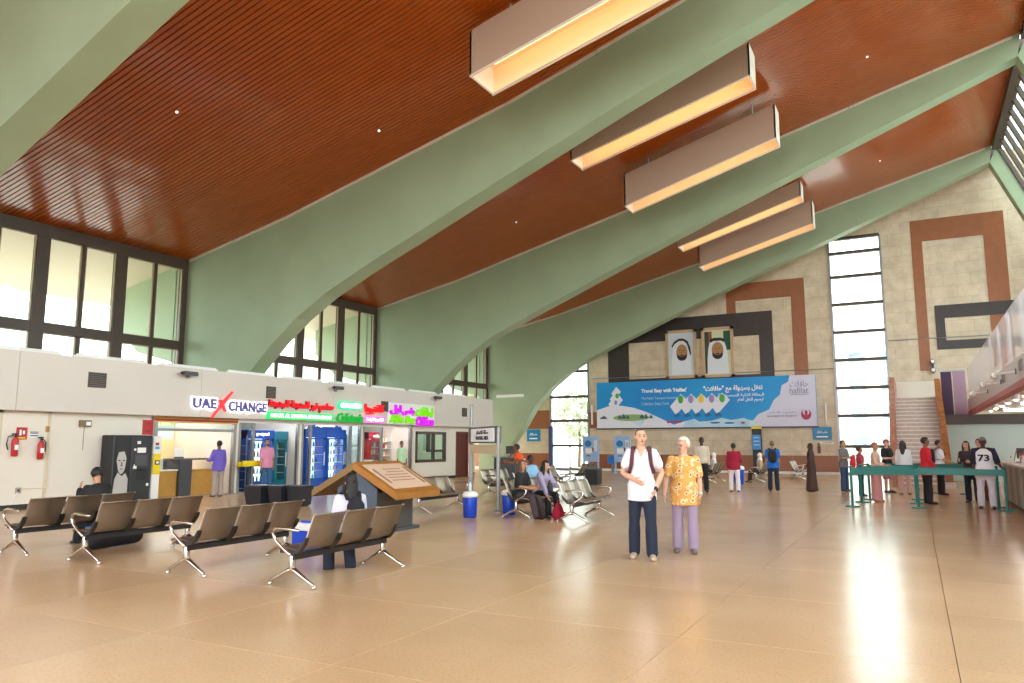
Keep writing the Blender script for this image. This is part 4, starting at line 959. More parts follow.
wall_piece(bn, flat_ell(-8.45, 2.78, 0.12, 0.06, 14), 0.03, pr_red, 'logo_print'); wall_piece(bn, flat_ell(-9.2, 2.78, 0.3, 0.05, 14), 0.03, pr_deep, 'logo_print'); wall_piece(bn, flat_ell(-10.0, 2.80, 0.3, 0.05, 14), 0.03, pr_deep, 'logo_print')

# ------------------------------------------------------------------ two framed portraits
frame_w = mat('portrait_frame', '#c9a984', 0.45, noise=0.1); face_c = mat('portrait_skin', '#b08058', 0.6); beard = mat('portrait_beard', '#2a201c', 0.6); cloth_w = mat('portrait_cloth', '#dfe3ea', 0.6)
def portrait(cx, cz, w, h, bgm, lab, tilt, extra=None):
    t = thing('framed_portrait', lab, 'picture', (0, 0, 0), group='two framed portraits above the banner')
    b = 0.16; y = YW - 0.03
    for x0, x1, z0, z1 in ((cx - w / 2, cx - w / 2 + b, cz - h / 2, cz + h / 2), (cx + w / 2 - b, cx + w / 2, cz - h / 2, cz + h / 2), (cx - w / 2, cx + w / 2, cz - h / 2, cz - h / 2 + b), (cx - w / 2, cx + w / 2, cz + h / 2 - b, cz + h / 2)):
        MB().box(x0, x1, y - 0.12, y, z0, z1).build('frame', frame_w, t)
    MB().box(cx - w / 2 + b, cx + w / 2 - b, y - 0.06, y - 0.02, cz - h / 2 + b, cz + h / 2 - b).build('picture', bgm, t)
    k = h / 2.85; Y = y - 0.06
    def wp(poly, d, m, nm): wall_piece(t, [(cx + p[0] * k, cz + p[1] * k) for p in poly], d, m, nm, Y)
    if extra: extra(wp)
    wp([(-0.6, -1.22), (-0.58, -0.4), (-0.52, 0.2), (-0.42, 0.6), (-0.2, 0.82), (0.1, 0.84), (0.34, 0.7), (0.48, 0.3), (0.56, -0.3), (0.6, -1.22)], 0.012, cloth_w, 'headcloth')
    ox = tilt * 0.05
    wp(flat_ell(ox, 0.12, 0.33, 0.46, 24), 0.02, face_c, 'face'); wp(flat_ell(ox, -0.12, 0.3, 0.28, 20), 0.026, beard, 'beard')
    wp(flat_ell(ox, 0.05, 0.25, 0.2, 20), 0.032, face_c, 'cheeks'); wp(flat_ell(ox, -0.08, 0.13, 0.035, 12), 0.038, beard, 'moustache')
    for s in (-1, 1): wp(flat_ell(ox + s * 0.12, 0.22, 0.06, 0.022, 10), 0.038, beard, 'eye')
    wp([(ox - 0.03, 0.2), (ox + 0.03, 0.2), (ox + 0.05, 0.0), (ox - 0.05, 0.0)], 0.036, mat('portrait_nose', '#9c6e48', 0.6), 'nose')
    if tilt: wp([(-0.5, 0.42), (-0.36, 0.62), (-0.1, 0.78), (0.15, 0.78), (0.36, 0.6), (0.5, 0.1), (0.54, -0.1), (0.6, -0.05), (0.56, 0.35), (0.42, 0.75), (0.15, 0.92), (-0.12, 0.92), (-0.42, 0.72), (-0.56, 0.48)], 0.044, beard, 'headband')
    else: wp([(-0.40, 0.55), (-0.2, 0.64), (0.2, 0.64), (0.40, 0.55), (0.42, 0.72), (0.2, 0.82), (-0.2, 0.82), (-0.42, 0.72)], 0.044, beard, 'headband')
portrait(-11.85, 6.85, 1.82, 2.85, mat('portrait_pale', '#c9d2dc', 0.5), 'left framed portrait of a bearded man in a white headcloth, pale background', 1)
def flagbg(wp):
    wp([(-0.72, -1.2), (-0.5, -1.2), (-0.5, 1.2), (-0.72, 1.2)], 0.005, mat('portrait_dark', '#3a3a34', 0.5), 'backdrop'); wp([(-0.5, 0.3), (-0.3, 0.3), (-0.3, 1.2), (-0.5, 1.2)], 0.005, mat('portrait_rust', '#8a5a30', 0.5), 'backdrop'); wp([(0.35, 0.1), (0.72, 0.1), (0.72, 1.2), (0.35, 1.2)], 0.005, mat('portrait_green', '#1f5a40', 0.5), 'backdrop')
portrait(-9.72, 6.85, 1.82, 2.9, mat('portrait_cream', '#d9d6b4', 0.5), 'right framed portrait of a bearded man in a white headcloth, dark green background', 0, flagbg)

# ------------------------------------------------------------------ other things on or before the far wall
def sconce(x, z, lab):
    t = thing('wall_lamp', lab, 'lamp', (x, YW, z), group='vertical wall lamps beside the banner')
    MB().bbox(-0.06, 0.06, -0.08, 0.0, -0.62, 0.62, 0.01).build('backplate', 'white_trim', t); MB().tube([(0, -0.1, -0.58), (0, -0.1, 0.58)], 0.04, 10).build('tube', 'tube_off', t)
sconce(-17.55, 3.4, 'vertical wall tube lamp left of the blue banner'); sconce(-4.12, 3.2, 'vertical wall tube lamp right of the blue banner')
def blue_sign(x, z, w, h, lab):
    t = thing('wall_sign', lab, 'sign', (x, YW, z)); MB().bbox(-w / 2, w / 2, -0.06, 0, -h / 2, h / 2, 0.01).build('plate', mat('sign_blue', '#1f86b8', 0.4), t)
    link('lettering', text_mesh(ar('مكتب التذاكر'), w * 0.55, h * 0.25, 0.01, 0.02), pr_txt, t, mtx=face_ny(0, -0.07, h * 0.08)); MB().box(-w * 0.3, w * 0.3, -0.07, -0.06, -h * 0.32, -h * 0.22).build('rule', pr_txt, t)
blue_sign(-4.36, 2.17, 0.95, 0.68, 'blue sign on the stone wall right under the banner corner'); blue_sign(-21.6, 2.15, 0.95, 0.75, 'blue framed sign on the cream stone left of the left window')
t = thing('notice', 'thin white notice below the right blue sign', 'notice', (-4.1, YW, 1.66)); MB().bbox(-0.4, 0.3, -0.03, 0, -0.06, 0.06, 0.01).build('plate', 'white_paint', t); MB().box(-0.3, 0.2, -0.036, -0.03, -0.02, 0.02).build('mark', 'grey_paint', t)
t = thing('fire_extinguisher', 'fire extinguisher on the stone wall right of the woman in the dark robe', 'extinguisher', (-4.55, YW - 0.12, 1.35)); MB().lathe([(0.05, -0.25), (0.08, -0.22), (0.08, 0.12), (0.04, 0.2), (0.03, 0.24)], 12).build('cylinder', mat('ext_brown', '#7a4a44', 0.4), t, True); MB().bbox(-0.08, 0.06, -0.02, 0.02, 0.23, 0.29, 0.005).build('handle', 'black_paint', t); MB().box(-0.04, 0.04, 0.05, 0.12, -0.05, 0.05).build('bracket', 'grey_paint', t)
t = thing('display_totem', 'slim black display totem with a blue screen and yellow top before the stone wall', 'totem', (-7.6, 42.9, 0)); MB().bbox(-0.24, 0.24, -0.15, 0.15, 0, 2.52, 0.02).build('body', 'black_paint', t); MB().box(-0.22, 0.22, -0.165, -0.15, 1.3, 2.1).build('screen', mat('totem_blue', '#2f6fa8', 0.4, emit='#2f6fa8', estr=0.3), t); MB().box(-0.25, 0.25, -0.17, 0.16, 2.42, 2.56).build('cap', 'bright_yellow', t)
for zz in (1.55, 1.75, 1.95): MB().box(-0.15, 0.15, -0.17, -0.164, zz - 0.03, zz + 0.03).build('mark', mat('totem_pale', '#8fc0e0', 0.4), t)
def info_board(x, y, lab):
    t = thing('info_board', lab, 'board', (x, y, 0), group='pale blue information boards')
    pb = mat('board_pale_blue', '#9fbbe0', 0.5)
    MB().bbox(-0.48, 0.48, -0.06, 0.06, 0.62, 2.05, 0.02).build('panel', pb, t)
    for s in (-1, 1): MB().box(s * 0.42 - 0.04, s * 0.42 + 0.04, -0.05, 0.05, 0, 0.64).build('leg', pb, t); MB().box(s * 0.42 - 0.06, s * 0.42 + 0.06, -0.22, 0.22, 0, 0.05).build('foot', pb, t)
    MB().prism(flat_ell(-0.14, 1.62, 0.2, 0.18, 16), 'y', -0.075, -0.06).build('map_print', mat('map_blue', '#1f78b4', 0.5), t)
    for a, b, c, d, m_ in ((-0.3, 0.08, 1.08, 1.36, 'white_paint'), (0.2, 0.36, 1.2, 1.8, 'white_paint'), (-0.25, 0.0, 0.92, 0.98, 'dark_grey'), (0.1, 0.2, 1.2, 1.4, 'dark_grey'), (0.24, 0.32, 1.45, 1.7, 'dark_grey')):
        MB().box(a, b, -0.072, -0.06, c, d).build('print', m_, t)
info_board(-16.0, 39.6, 'left pale blue information board near the left window'); info_board(-14.25, 39.9, 'right pale blue information board near the left window')
t = thing('ticket_machine', 'small blue box on a stand between the two pale blue boards', 'machine', (-15.1, 40.6, 0)); MB().box(-0.06, 0.06, -0.06, 0.06, 0, 0.5).build('stand', 'grey_paint', t); MB().bbox(-0.25, 0.25, -0.15, 0.15, 0.5, 0.95, 0.02).build('case', mat('case_blue', '#2f7fd0', 0.4), t)
t = thing('litter_bin', 'black box bin before the pale blue boards', 'bin', (-11.3, 28.2, 0)); MB().bbox(-0.26, 0.26, -0.26, 0.26, 0.04, 0.62, 0.02).build('body', 'black_paint', t); MB().bbox(-0.27, 0.27, -0.27, 0.27, 0.6, 0.66, 0.01).build('lid', 'dark_grey', t); MB().box(-0.22, 0.22, -0.22, 0.22, 0, 0.05).build('plinth', 'dark_grey', t)

# ------------------------------------------------------------------ ticket counters
ck = thing('ticket_counter', 'long grey striped ticket counter with a pale top on the right', 'counter', (0, 0, 0))
cy = [12.5 + 0.45 * k for k in range(31)]
for k, (a, b) in enumerate(zip(cy, cy[1:])):
    MB().box(XC + 0.02, XC + 0.08, a + 0.004, b - 0.004, 0.08, 1.05).build('front_panel', [mat('panel_grey', '#9a9490', 0.35), mat('panel_taupe', '#857766', 0.35), mat('panel_pale', '#b5b2ae', 0.35)][k % 3], ck)
MB().bbox(XC - 0.06, XC + 0.75, 12.4, 26.2, 1.05, 1.11, 0.01).build('top', mat('counter_top', '#d9cfc0', 0.3), ck); MB().box(XC + 0.08, XC + 0.7, 12.5, 26.1, 0, 1.05).build('carcass', 'grey_paint', ck); MB().box(XC + 0.05, XC + 0.7, 12.5, 26.1, 0, 0.08).build('plinth', 'black_skirting', ck)
spots = [(19.6, 'm'), (20.3, 'b'), (20.9, 'w'), (21.5, 'm'), (22.2, 'r'), (22.8, 'm'), (23.3, 'w'), (23.9, 'r'), (24.5, 'm'), (25.2, 'b'), (25.7, 'w')]
ordn = ['nearest', 'second', 'third', 'fourth', 'fifth', 'sixth', 'seventh', 'eighth', 'ninth', 'tenth', 'farthest']
for k, (y, c) in enumerate(spots):
    p = (XC + 0.35, y, 1.11)
    if c == 'm':
        t = thing('counter_monitor', ordn[k] + ' item on the ticket counter, a black monitor', 'monitor', p, 0.3, 'things on the ticket counter'); MB().bbox(-0.1, 0.1, -0.08, 0.08, 0, 0.02, 0.005).build('base', 'black_paint', t); MB().box(-0.02, 0.02, -0.02, 0.02, 0.02, 0.12).build('stand', 'black_paint', t); MB().bbox(-0.025, 0.025, -0.2, 0.2, 0.1, 0.38, 0.01).build('screen', 'dark_grey', t)
    elif c == 'b':
        t = thing('leaflet_holder', ordn[k] + ' item on the ticket counter, a leaflet holder', 'holder', p, 0, 'things on the ticket counter'); MB().prism([(-0.1, 0), (0.12, 0), (0.02, 0.34), (-0.02, 0.34)], 'y', -0.12, 0.12).build('stand', 'white_paint', t); MB().prism([(-0.105, 0.03), (-0.095, 0.03), (-0.035, 0.3), (-0.045, 0.3)], 'y', -0.1, 0.1).build('leaflets', 'pack_green', t)
    elif c == 'w':
        t = thing('receipt_printer', ordn[k] + ' item on the ticket counter, a white printer', 'printer', p, 0, 'things on the ticket counter'); MB().bbox(-0.12, 0.12, -0.14, 0.14, 0, 0.2, 0.03).build('case', 'white_paint', t); MB().box(-0.125, -0.11, -0.09, 0.09, 0.1, 0.16).build('slot', 'black_paint', t); MB().box(-0.05, 0.0, -0.07, 0.07, 0.19, 0.32).build('paper', 'white_paint', t)
    else:
        t = thing('ticket_box', ordn[k] + ' item on the ticket counter, a red box', 'box', p, 0, 'things on the ticket counter'); MB().bbox(-0.09, 0.09, -0.11, 0.11, 0, 0.24, 0.015).build('case', 'red_paint', t); MB().box(-0.095, -0.085, -0.07, 0.07, 0.1, 0.18).build('label_card', 'white_paint', t)
dl0 = MB().lathe([(0.09, -0.16), (0.11, -0.02), (0.05, 0.0)], 12).mesh('shade'); dl0.materials.append(MATS['white_paint'])
db0 = MB().ell((0, 0, -0.15), (0.06, 0.06, 0.05), 10, 6).mesh('bulb'); db0.materials.append(mat('bulb_glow', '#fff4e0', emit='#fff0d8', estr=30))
for k in range(9):
    y = 17.5 + 2.0 * k
    t = thing('downlight', ['nearest', 'second', 'third', 'fourth', 'fifth', 'sixth', 'seventh', 'eighth', 'farthest'][k] + ' spot lamp in the row above the ticket counter', 'lamp', (XC + 0.45, y, 3.0), group='spot lamps above the ticket counters')
    link('shade', dl0 if k == 0 else dl0.copy(), None, t); link('bulb', db0 if k == 0 else db0.copy(), None, t)
for k, y in enumerate((24.0, 30.0, 35.5)):  # tubes added to brighten the teal wall under the gallery
    t = thing('added_gallery_lamp', ['nearest', 'middle', 'farthest'][k] + ' added tube lamp under the gallery brightening the ticket hall', 'lamp', (4.6, y, 3.0), group='added tube lamps under the gallery')
    MB().bbox(-1.5, 1.5, -0.1, 0.1, -0.05, 0.0, 0.01).build('fitting', 'white_paint', t); MB().tube([(-1.4, 0, -0.08), (1.4, 0, -0.08)], 0.035, 8).build('tube', 'lamp_tube_white', t)
def arm_lamp(y, lab):
    t = thing('arm_spotlight', lab, 'lamp', (XC, y, 3.25), group='arm spotlights on the gallery edge')
    MB().limb([(0, 0, 0), (-0.25, 0.25, -0.02), (-0.35, 1.0, 0.02)], [0.025, 0.025, 0.025], n=8).build('arm', 'white_paint', t); MB().lathe([(0.06, -0.1), (0.09, 0.08), (0.05, 0.12)], 12, (-0.35, 1.05, 0.0), 'y').build('head', 'white_paint', t); MB().bbox(-0.02, 0.02, -0.06, 0.06, -0.06, 0.06, 0.005).build('plate', 'dark_grey', t)
arm_lamp(20.6, 'nearest white arm spotlight on the pink gallery edge'); arm_lamp(24.0, 'middle white arm spotlight on the pink gallery edge'); arm_lamp(28.2, 'farthest white arm spotlight on the pink gallery edge')
for y, lab in ((19.6, 'dark vent on the pink gallery edge, nearest'), (23.2, 'dark vent on the pink gallery edge, farther')):
    t = thing('vent_grille', lab, 'vent', (XC, y, 3.30)); MB().box(-0.03, 0, -0.22, 0.22, -0.12, 0.12).build('frame', 'grey_paint', t)
    for q in range(5): MB().box(-0.036, -0.03, -0.2, 0.2, -0.1 + q * 0.045, -0.08 + q * 0.045).build('louvre', 'dark_grey', t)
t = thing('wall_spotlight', 'pair of small spotlights on the stone wall above the stair', 'lamp', (1.05, YW, 5.55))
for dz in (-0.25, 0.2): MB().lathe([(0.1, -0.3), (0.12, -0.12), (0.08, -0.05)], 12, (0, 0, dz), 'y').build('head', 'dark_grey', t); MB().lathe([(0.07, -0.31), (0.09, -0.3)], 12, (0, 0, dz), 'y').build('lens', 'white_paint', t)
MB().box(-0.05, 0.05, -0.06, 0, -0.4, 0.35).build('bracket', 'dark_grey', t)

# ------------------------------------------------------------------ teal queue barriers
def barrier_post(x, y, lab):
    t = thing('barrier_post', lab, 'barrier', (x, y, 0), group='teal queue barrier posts')
    MB().bbox(-0.17, 0.17, -0.05, 0.05, 0, 0.035, 0.01).build('foot', 'teal_paint', t); MB().bbox(-0.05, 0.05, -0.17, 0.17, 0, 0.03, 0.01).build('foot', 'teal_paint', t)
    MB().lathe([(0.032, 0.03), (0.032, 0.98), (0.04, 0.99), (0.04, 1.03), (0.02, 1.05)], 12).build('post', 'teal_paint', t)
bp = {'a': (-1.51, 21.51), 'b': (-1.39, 23.26), 'c': (-1.25, 24.5), 'd': (-0.01, 21.78), 'e': (-0.05, 23.38), 'f': (1.35, 28.4), 'g': (1.78, 22.9), 'h': (1.86, 21.75), 'i': (-0.02, 25.0), 'j': (-1.2, 27.0), 'k': (0.6, 28.6)}
plab = {'a': 'leftmost and nearest teal barrier post', 'b': 'second teal barrier post from the left end', 'c': 'third teal barrier post from the left end', 'd': 'nearest teal post in the middle of the barrier', 'e': 'second teal post in the middle, right behind the nearest', 'f': 'far teal post before the pale teal wall', 'g': 'teal post at the counter behind the man in the 73 jersey', 'h': 'teal post at the counter, nearest on the right', 'i': 'third teal post in the middle row', 'j': 'teal post behind the person with the red backpack', 'k': 'far teal post near the man with the black backpack'}
for k_, (x, y) in bp.items(): barrier_post(x, y, plab[k_])
def band(a, b, z0, z1, lab):
    A = Vector(bp[a]); B = Vector(bp[b]); dr = (B - A).normalized(); nrm = Vector((-dr.y, dr.x)) * 0.012
    A2 = A + dr * 0.045; B2 = B - dr * 0.045
    t = thing('barrier_band', lab, 'barrier', (0, 0, 0), group='teal barrier bands')
    P = [A2 + nrm, B2 + nrm, B2 - nrm, A2 - nrm]
    MB().add([(p.x, p.y, z) for z in (z0, z1) for p in P], [(3, 2, 1, 0), (4, 5, 6, 7), (0, 1, 5, 4), (1, 2, 6, 5), (2, 3, 7, 6), (3, 0, 4, 7)]).build('band', 'teal_paint', t)
    for q in (A2, B2): MB().bbox(q.x - 0.03, q.x + 0.03, q.y - 0.03, q.y + 0.03, z0 - 0.01, z1 + 0.01, 0.005).build('clip', 'teal_paint', t)
band('a', 'd', 0.82, 0.98, 'front teal band from the leftmost post to the middle post'); band('b', 'e', 0.82, 1.0, 'second teal band from the left behind the front one'); band('c', 'i', 0.82, 1.0, 'third teal band behind the woman in the pink skirt')
band('d', 'h', 0.84, 0.99, 'front teal band from the middle post to the counter'); band('e', 'g', 0.84, 0.99, 'second teal band reaching the counter behind the man in the jersey'); band('i', 'f', 0.80, 1.0, 'teal band running back to the far teal post')
band('a', 'b', 0.84, 0.98, 'short teal band between the two leftmost posts'); band('c', 'j', 0.84, 0.98, 'teal band along the left side beside the red backpack'); band('j', 'k', 0.84, 0.98, 'rearmost teal band before the staircase')
# ------------------------------------------------------------------ benches
def make_bench():
    t = thing('waiting_bench', 'proto', 'bench', (0, 0, 0), 0, 'three seat steel waiting benches')
    # runs along local Y, sits facing local -X
    MB().bbox(-0.035, 0.045, -0.86, 0.86, 0.30, 0.37, 0.008).build('beam', mat('beam_black', '#231f1f', 0.4), t)
    prof = [(-0.30, 0.405), (-0.27, 0.425), (-0.20, 0.43), (-0.05, 0.415), (0.06, 0.405), (0.12, 0.42), (0.165, 0.47), (0.20, 0.55), (0.24, 0.66), (0.285, 0.77), (0.315, 0.815), (0.335, 0.812)]
    def shell():
        mb = MB(); w = 0.262; th = 0.012
        R = []
        for i, (x, z) in enumerate(prof):
            a = Vector(prof[max(i - 1, 0)]); b = Vector(prof[min(i + 1, len(prof) - 1)]); d = (b - a).normalized(); n = Vector((-d.y, d.x)) * th
            R.append([(x, -w, z), (x, w, z), (x - n.x, w, z - n.y), (x - n.x, -w, z - n.y)])
        me = mb.rings(R).mesh('seat'); uv = me.uv_layers.new(name='UVMap'); arc = [0.0]
        for a, b in zip(prof, prof[1:]): arc.append(arc[-1] + math.hypot(b[0] - a[0], b[1] - a[1]))
        for lp in me.loops:
            uv.data[lp.index].uv = (me.vertices[lp.vertex_index].co.y, arc[lp.vertex_index // 4])
        return me
    def edge(s):
        return MB().limb([(x, s * 0.262, z) for x, z in prof], [0.011] * len(prof), n=6).mesh('edge_tube')
    sm = shell(); sm.materials.append(MATS['perforated_steel']); sm.polygons.foreach_set('use_smooth', [True] * len(sm.polygons))
    em = {s: edge(s) for s in (-1, 1)}
    for m_ in em.values(): m_.materials.append(mat('edge_steel', '#b9ada0', 0.3, metal=0.9))
    bm_ = MB().prism([(-0.16, 0.37), (0.10, 0.37), (0.19, 0.47), (0.22, 0.55), (0.20, 0.555), (0.15, 0.47), (0.07, 0.408), (-0.16, 0.415)], 'y', -0.03, 0.03).mesh('bracket'); bm_.materials.append(MATS['beam_black'])
    for k in (-1, 0, 1):
        o = bpy.data.objects.new('seat', sm); COL.objects.link(o); o.parent = t; o.location = (0, k * 0.565, 0)
        for s in (-1, 1):
            e = bpy.data.objects.new('edge_tube', em[s]); COL.objects.link(e); e.parent = o
        for s in (-0.27, 0.27):
            b = bpy.data.objects.new('bracket', bm_); COL.objects.link(b); b.parent = o; b.location = (0, s, 0)
    lg = MB()
    lg.limb([(0, 0, 0.34), (0, 0, 0.17)], [0.04, 0.036], n=10)
    lg.limb([(0, 0, 0.2), (-0.08, 0, 0.16), (-0.22, 0, 0.09), (-0.33, 0, 0.035)], [0.034, 0.03, 0.024, 0.02], n=8); lg.limb([(0, 0, 0.2), (0.08, 0, 0.16), (0.22, 0, 0.09), (0.33, 0, 0.035)], [0.034, 0.03, 0.024, 0.02], n=8)
    for x in (-0.33, 0.33): lg.lathe([(0.028, 0), (0.028, 0.02), (0.018, 0.045)], 10, (x, 0, 0))
    lm = lg.mesh('leg'); lm.materials.append(MATS['chrome']); lm.polygons.foreach_set('use_smooth', [True] * len(lm.polygons))
    am = MB(); am.limb([(0.0, 0, 0.36), (-0.10, 0, 0.42), (-0.22, 0, 0.50), (-0.27, 0, 0.57), (-0.25, 0, 0.625), (-0.18, 0, 0.645), (-0.02, 0, 0.64), (0.12, 0, 0.63)], [0.022, 0.02, 0.018, 0.018, 0.02, 0.022, 0.022, 0.018], n=8)
    amm = am.mesh('armrest'); amm.materials.append(MATS['chrome']); amm.polygons.foreach_set('use_smooth', [True] * len(amm.polygons))
    for s in (-1, 1):
        o = bpy.data.objects.new('leg', lm); COL.objects.link(o); o.parent = t; o.location = (0, s * 0.83, 0)
        o = bpy.data.objects.new('armrest', amm); COL.objects.link(o); o.parent = t; o.location = (0, s * 0.875, 0)
    return t
BENCH = make_bench()
def bench(i, x, y, rz, lab):
    o = BENCH if i == 0 else copy_tree(BENCH)
    o.location = (x, y, 0); o.rotation_euler = (0, 0, rz); o['label'] = lab
BL = [(-6.33, 7.45, 0, 'nearest steel bench, where the girl with the black backpack sits'), (-8.02, 7.40, 0, 'steel bench directly left of the bench with the backpack girl'),
      (-10.12, 7.45, 0, 'steel bench second from the left in the near row, before the vending machine'), (-11.72, 7.42, 0, 'leftmost near steel bench with the black bag below it'),
      (-7.75, 15.65, PI, 'steel bench where the two women sit'), (-6.35, 15.4, PI + 0.03, 'empty silver steel bench right of the two seated women'),
      (-10.2, 15.5, PI, 'empty steel bench behind the wooden display stand and the blue bin'), (-11.6, 21.2, PI, 'empty steel bench behind the sign posts'),
      (-10.05, 21.6, PI, 'steel bench just left of the worker in the orange vest'), (-9.45, 19.3, PI, 'steel bench where the man in the light blue shirt sits'),
      (-11.6, 25.0, PI, 'empty steel bench behind the man in the light blue shirt'), (-12.2, 29.3, 0.0, 'far silver bench before the left window'),
      (-9.7, 29.6, 0.0, 'far silver bench partly hidden by the man in the white shirt'), (-7.6, 32.3, 0, 'far bench with the person in a white headscarf left of the red top woman'),
      (-5.9, 33.6, 0, 'far bench between the red top woman and the man with the blue shirt'), (-4.75, 37.2, PI, 'farthest bench right of the man in the blue shirt')]
for i, b in enumerate(BL): bench(i, *b)

# ------------------------------------------------------------------ display stand with a gabled roof
ks = thing('display_stand', 'wooden gabled display stand with a printed panel on its roof slope', 'display stand', (-9.12, 11.0, 0))
wd = mat('stand_wood', '#a9702c', 0.4, noise=0.2, nscale=3); wd2 = mat('stand_wood_dark', '#8a6a40', 0.5, noise=0.15, nscale=4); slate = mat('stand_slate', '#4d5866', 0.5); slate2 = mat('stand_slate_side', '#524f4c', 0.5)
MB().box(-0.46, 0.46, 0.16, 1.2, 0.06, 0.72).build('body', slate2, ks)
MB().prism([(-0.46, 0.06), (0.46, 0.06), (0.46, 0.78), (0.0, 1.08), (-0.46, 0.78)], 'y', 0.12, 0.16).build('gable_panel', slate, ks); MB().prism([(-0.46, 0.06), (0.46, 0.06), (0.46, 0.78), (0.0, 1.08), (-0.46, 0.78)], 'y', 1.2, 1.24).build('gable_panel', slate, ks)
MB().box(-0.52, 0.58, 0.1, 1.3, 0, 0.06).build('plinth', 'dark_grey', ks)
for s in (-1, 1):
    MB().prism([(0, 1.27), (s * 0.98, 0.74), (s * 0.98, 0.62), (0, 1.13)], 'y', 0.0, 1.4).build('roof_slope', wd if s > 0 else wd2, ks)
def slope_panel(u0, u1, y0, y1, h, m, nm):
    d = Vector((0.98, 0, -0.53)).normalized(); n = Vector((0.53, 0, 0.98)).normalized(); o = Vector((0, 0, 1.27))
    P = [o + d * u + n * k + Vector((0, y, 0)) for k in (0.0, h) for u, y in ((u0, y0), (u1, y0), (u1, y1), (u0, y1))]
    MB().add(P, [(3, 2, 1, 0), (4, 5, 6, 7), (0, 1, 5, 4), (1, 2, 6, 5), (2, 3, 7, 6), (3, 0, 4, 7)]).build(nm, m, ks)
slope_panel(0.12, 0.98, 0.12, 1.28, 0.012, mat('stand_print', '#d8b8a0', 0.5), 'printed_panel')
for u in (0.3, 0.4, 0.5, 0.6, 0.7): slope_panel(u, u + 0.03, 0.5 if u < 0.5 else 0.35, 1.05, 0.015, mat('print_line', '#a8806c', 0.6), 'printed_line')
slope_panel(0.3, 0.8, 0.2, 0.25, 0.016, mat('print_bar', '#7a5a50', 0.6), 'printed_bar'); slope_panel(0.25, 0.85, 1.18, 1.23, 0.016, 'print_bar', 'printed_bar')

# ------------------------------------------------------------------ bins
blue_b = mat('bin_blue', '#1546c4', 0.4)
def blue_bin(x, y, lab, s=1.0, extra=None):
    t = thing('litter_bin', lab, 'bin', (x, y, 0), group='blue bins with white lids')
    MB().lathe([(0.13 * s, 0), (0.145 * s, 0.02), (0.165 * s, 0.44 * s), (0.16 * s, 0.45 * s)], 20).build('body', blue_b, t, True)
    MB().lathe([(0.175 * s, 0.44 * s), (0.178 * s, 0.50 * s), (0.14 * s, 0.55 * s), (0.05 * s, 0.57 * s)], 20).build('lid', 'white_paint', t, True)
    if extra: extra(t)
blue_bin(-8.76, 14.55, 'blue bin with white lid right of the wooden display stand', 1.0)
blue_bin(-8.32, 15.55, 'blue bin with white lid left of the seated women'); blue_bin(-7.55, 22.3, 'blue bin with white lid left of the man in the white shirt', 1.05); blue_bin(-6.35, 31.5, 'distant blue bin right of the woman in the red top', 1.3)
t = thing('water_bottle', 'small clear bottle standing on the blue bin by the display stand', 'bottle', (-8.74, 14.52, 0.57)); MB().lathe([(0.032, 0), (0.034, 0.02), (0.034, 0.13), (0.015, 0.18), (0.014, 0.21)], 10).build('body', mat('bottle_clear', '#c8dcea', 0.2), t, True); MB().lathe([(0.016, 0.205), (0.016, 0.23)], 10).build('cap', 'cooler_blue', t)
t = thing('cool_box', 'blue and white cool box on the floor between the two nearest benches', 'cool box', (-8.32, 9.0, 0)); MB().bbox(-0.19, 0.19, -0.15, 0.15, 0.0, 0.30, 0.02).build('body', blue_b, t); MB().bbox(-0.2, 0.2, -0.16, 0.16, 0.30, 0.40, 0.03).build('lid', 'white_paint', t); MB().bbox(-0.12, 0.12, -0.03, 0.03, 0.40, 0.43, 0.01).build('handle', blue_b, t); MB().box(0.19, 0.196, -0.06, 0.06, 0.1, 0.2).build('sticker', 'white_paint', t)
for k, x in enumerate((-15.35, -14.72, -14.22)):
    t = thing('litter_bin', ['left', 'middle', 'right'][k] + ' one of three black bins standing before the drinks shop', 'bin', (x, 14.75 + 0.15 * k, 0), 0, 'three black bins')
    wv = 0.30 if k == 0 else 0.23
    MB().add([(-wv * 0.85, -0.2, 0.03), (wv * 0.85, -0.2, 0.03), (wv * 0.85, 0.2, 0.03), (-wv * 0.85, 0.2, 0.03), (-wv, -0.26, 0.46), (wv, -0.26, 0.46), (wv, 0.26, 0.52), (-wv, 0.26, 0.52)], [(3, 2, 1, 0), (4, 5, 6, 7), (0, 1, 5, 4), (1, 2, 6, 5), (2, 3, 7, 6), (3, 0, 4, 7)]).build('body', mat('bin_black', '#26262e', 0.4), t)
    MB().bbox(-wv * 1.03, wv * 1.03, -0.27, 0.27, 0.46, 0.53, 0.015).build('rim', 'bin_black', t); MB().box(-wv * 0.7, wv * 0.7, -0.15, 0.15, 0, 0.03).build('foot', 'black_paint', t)
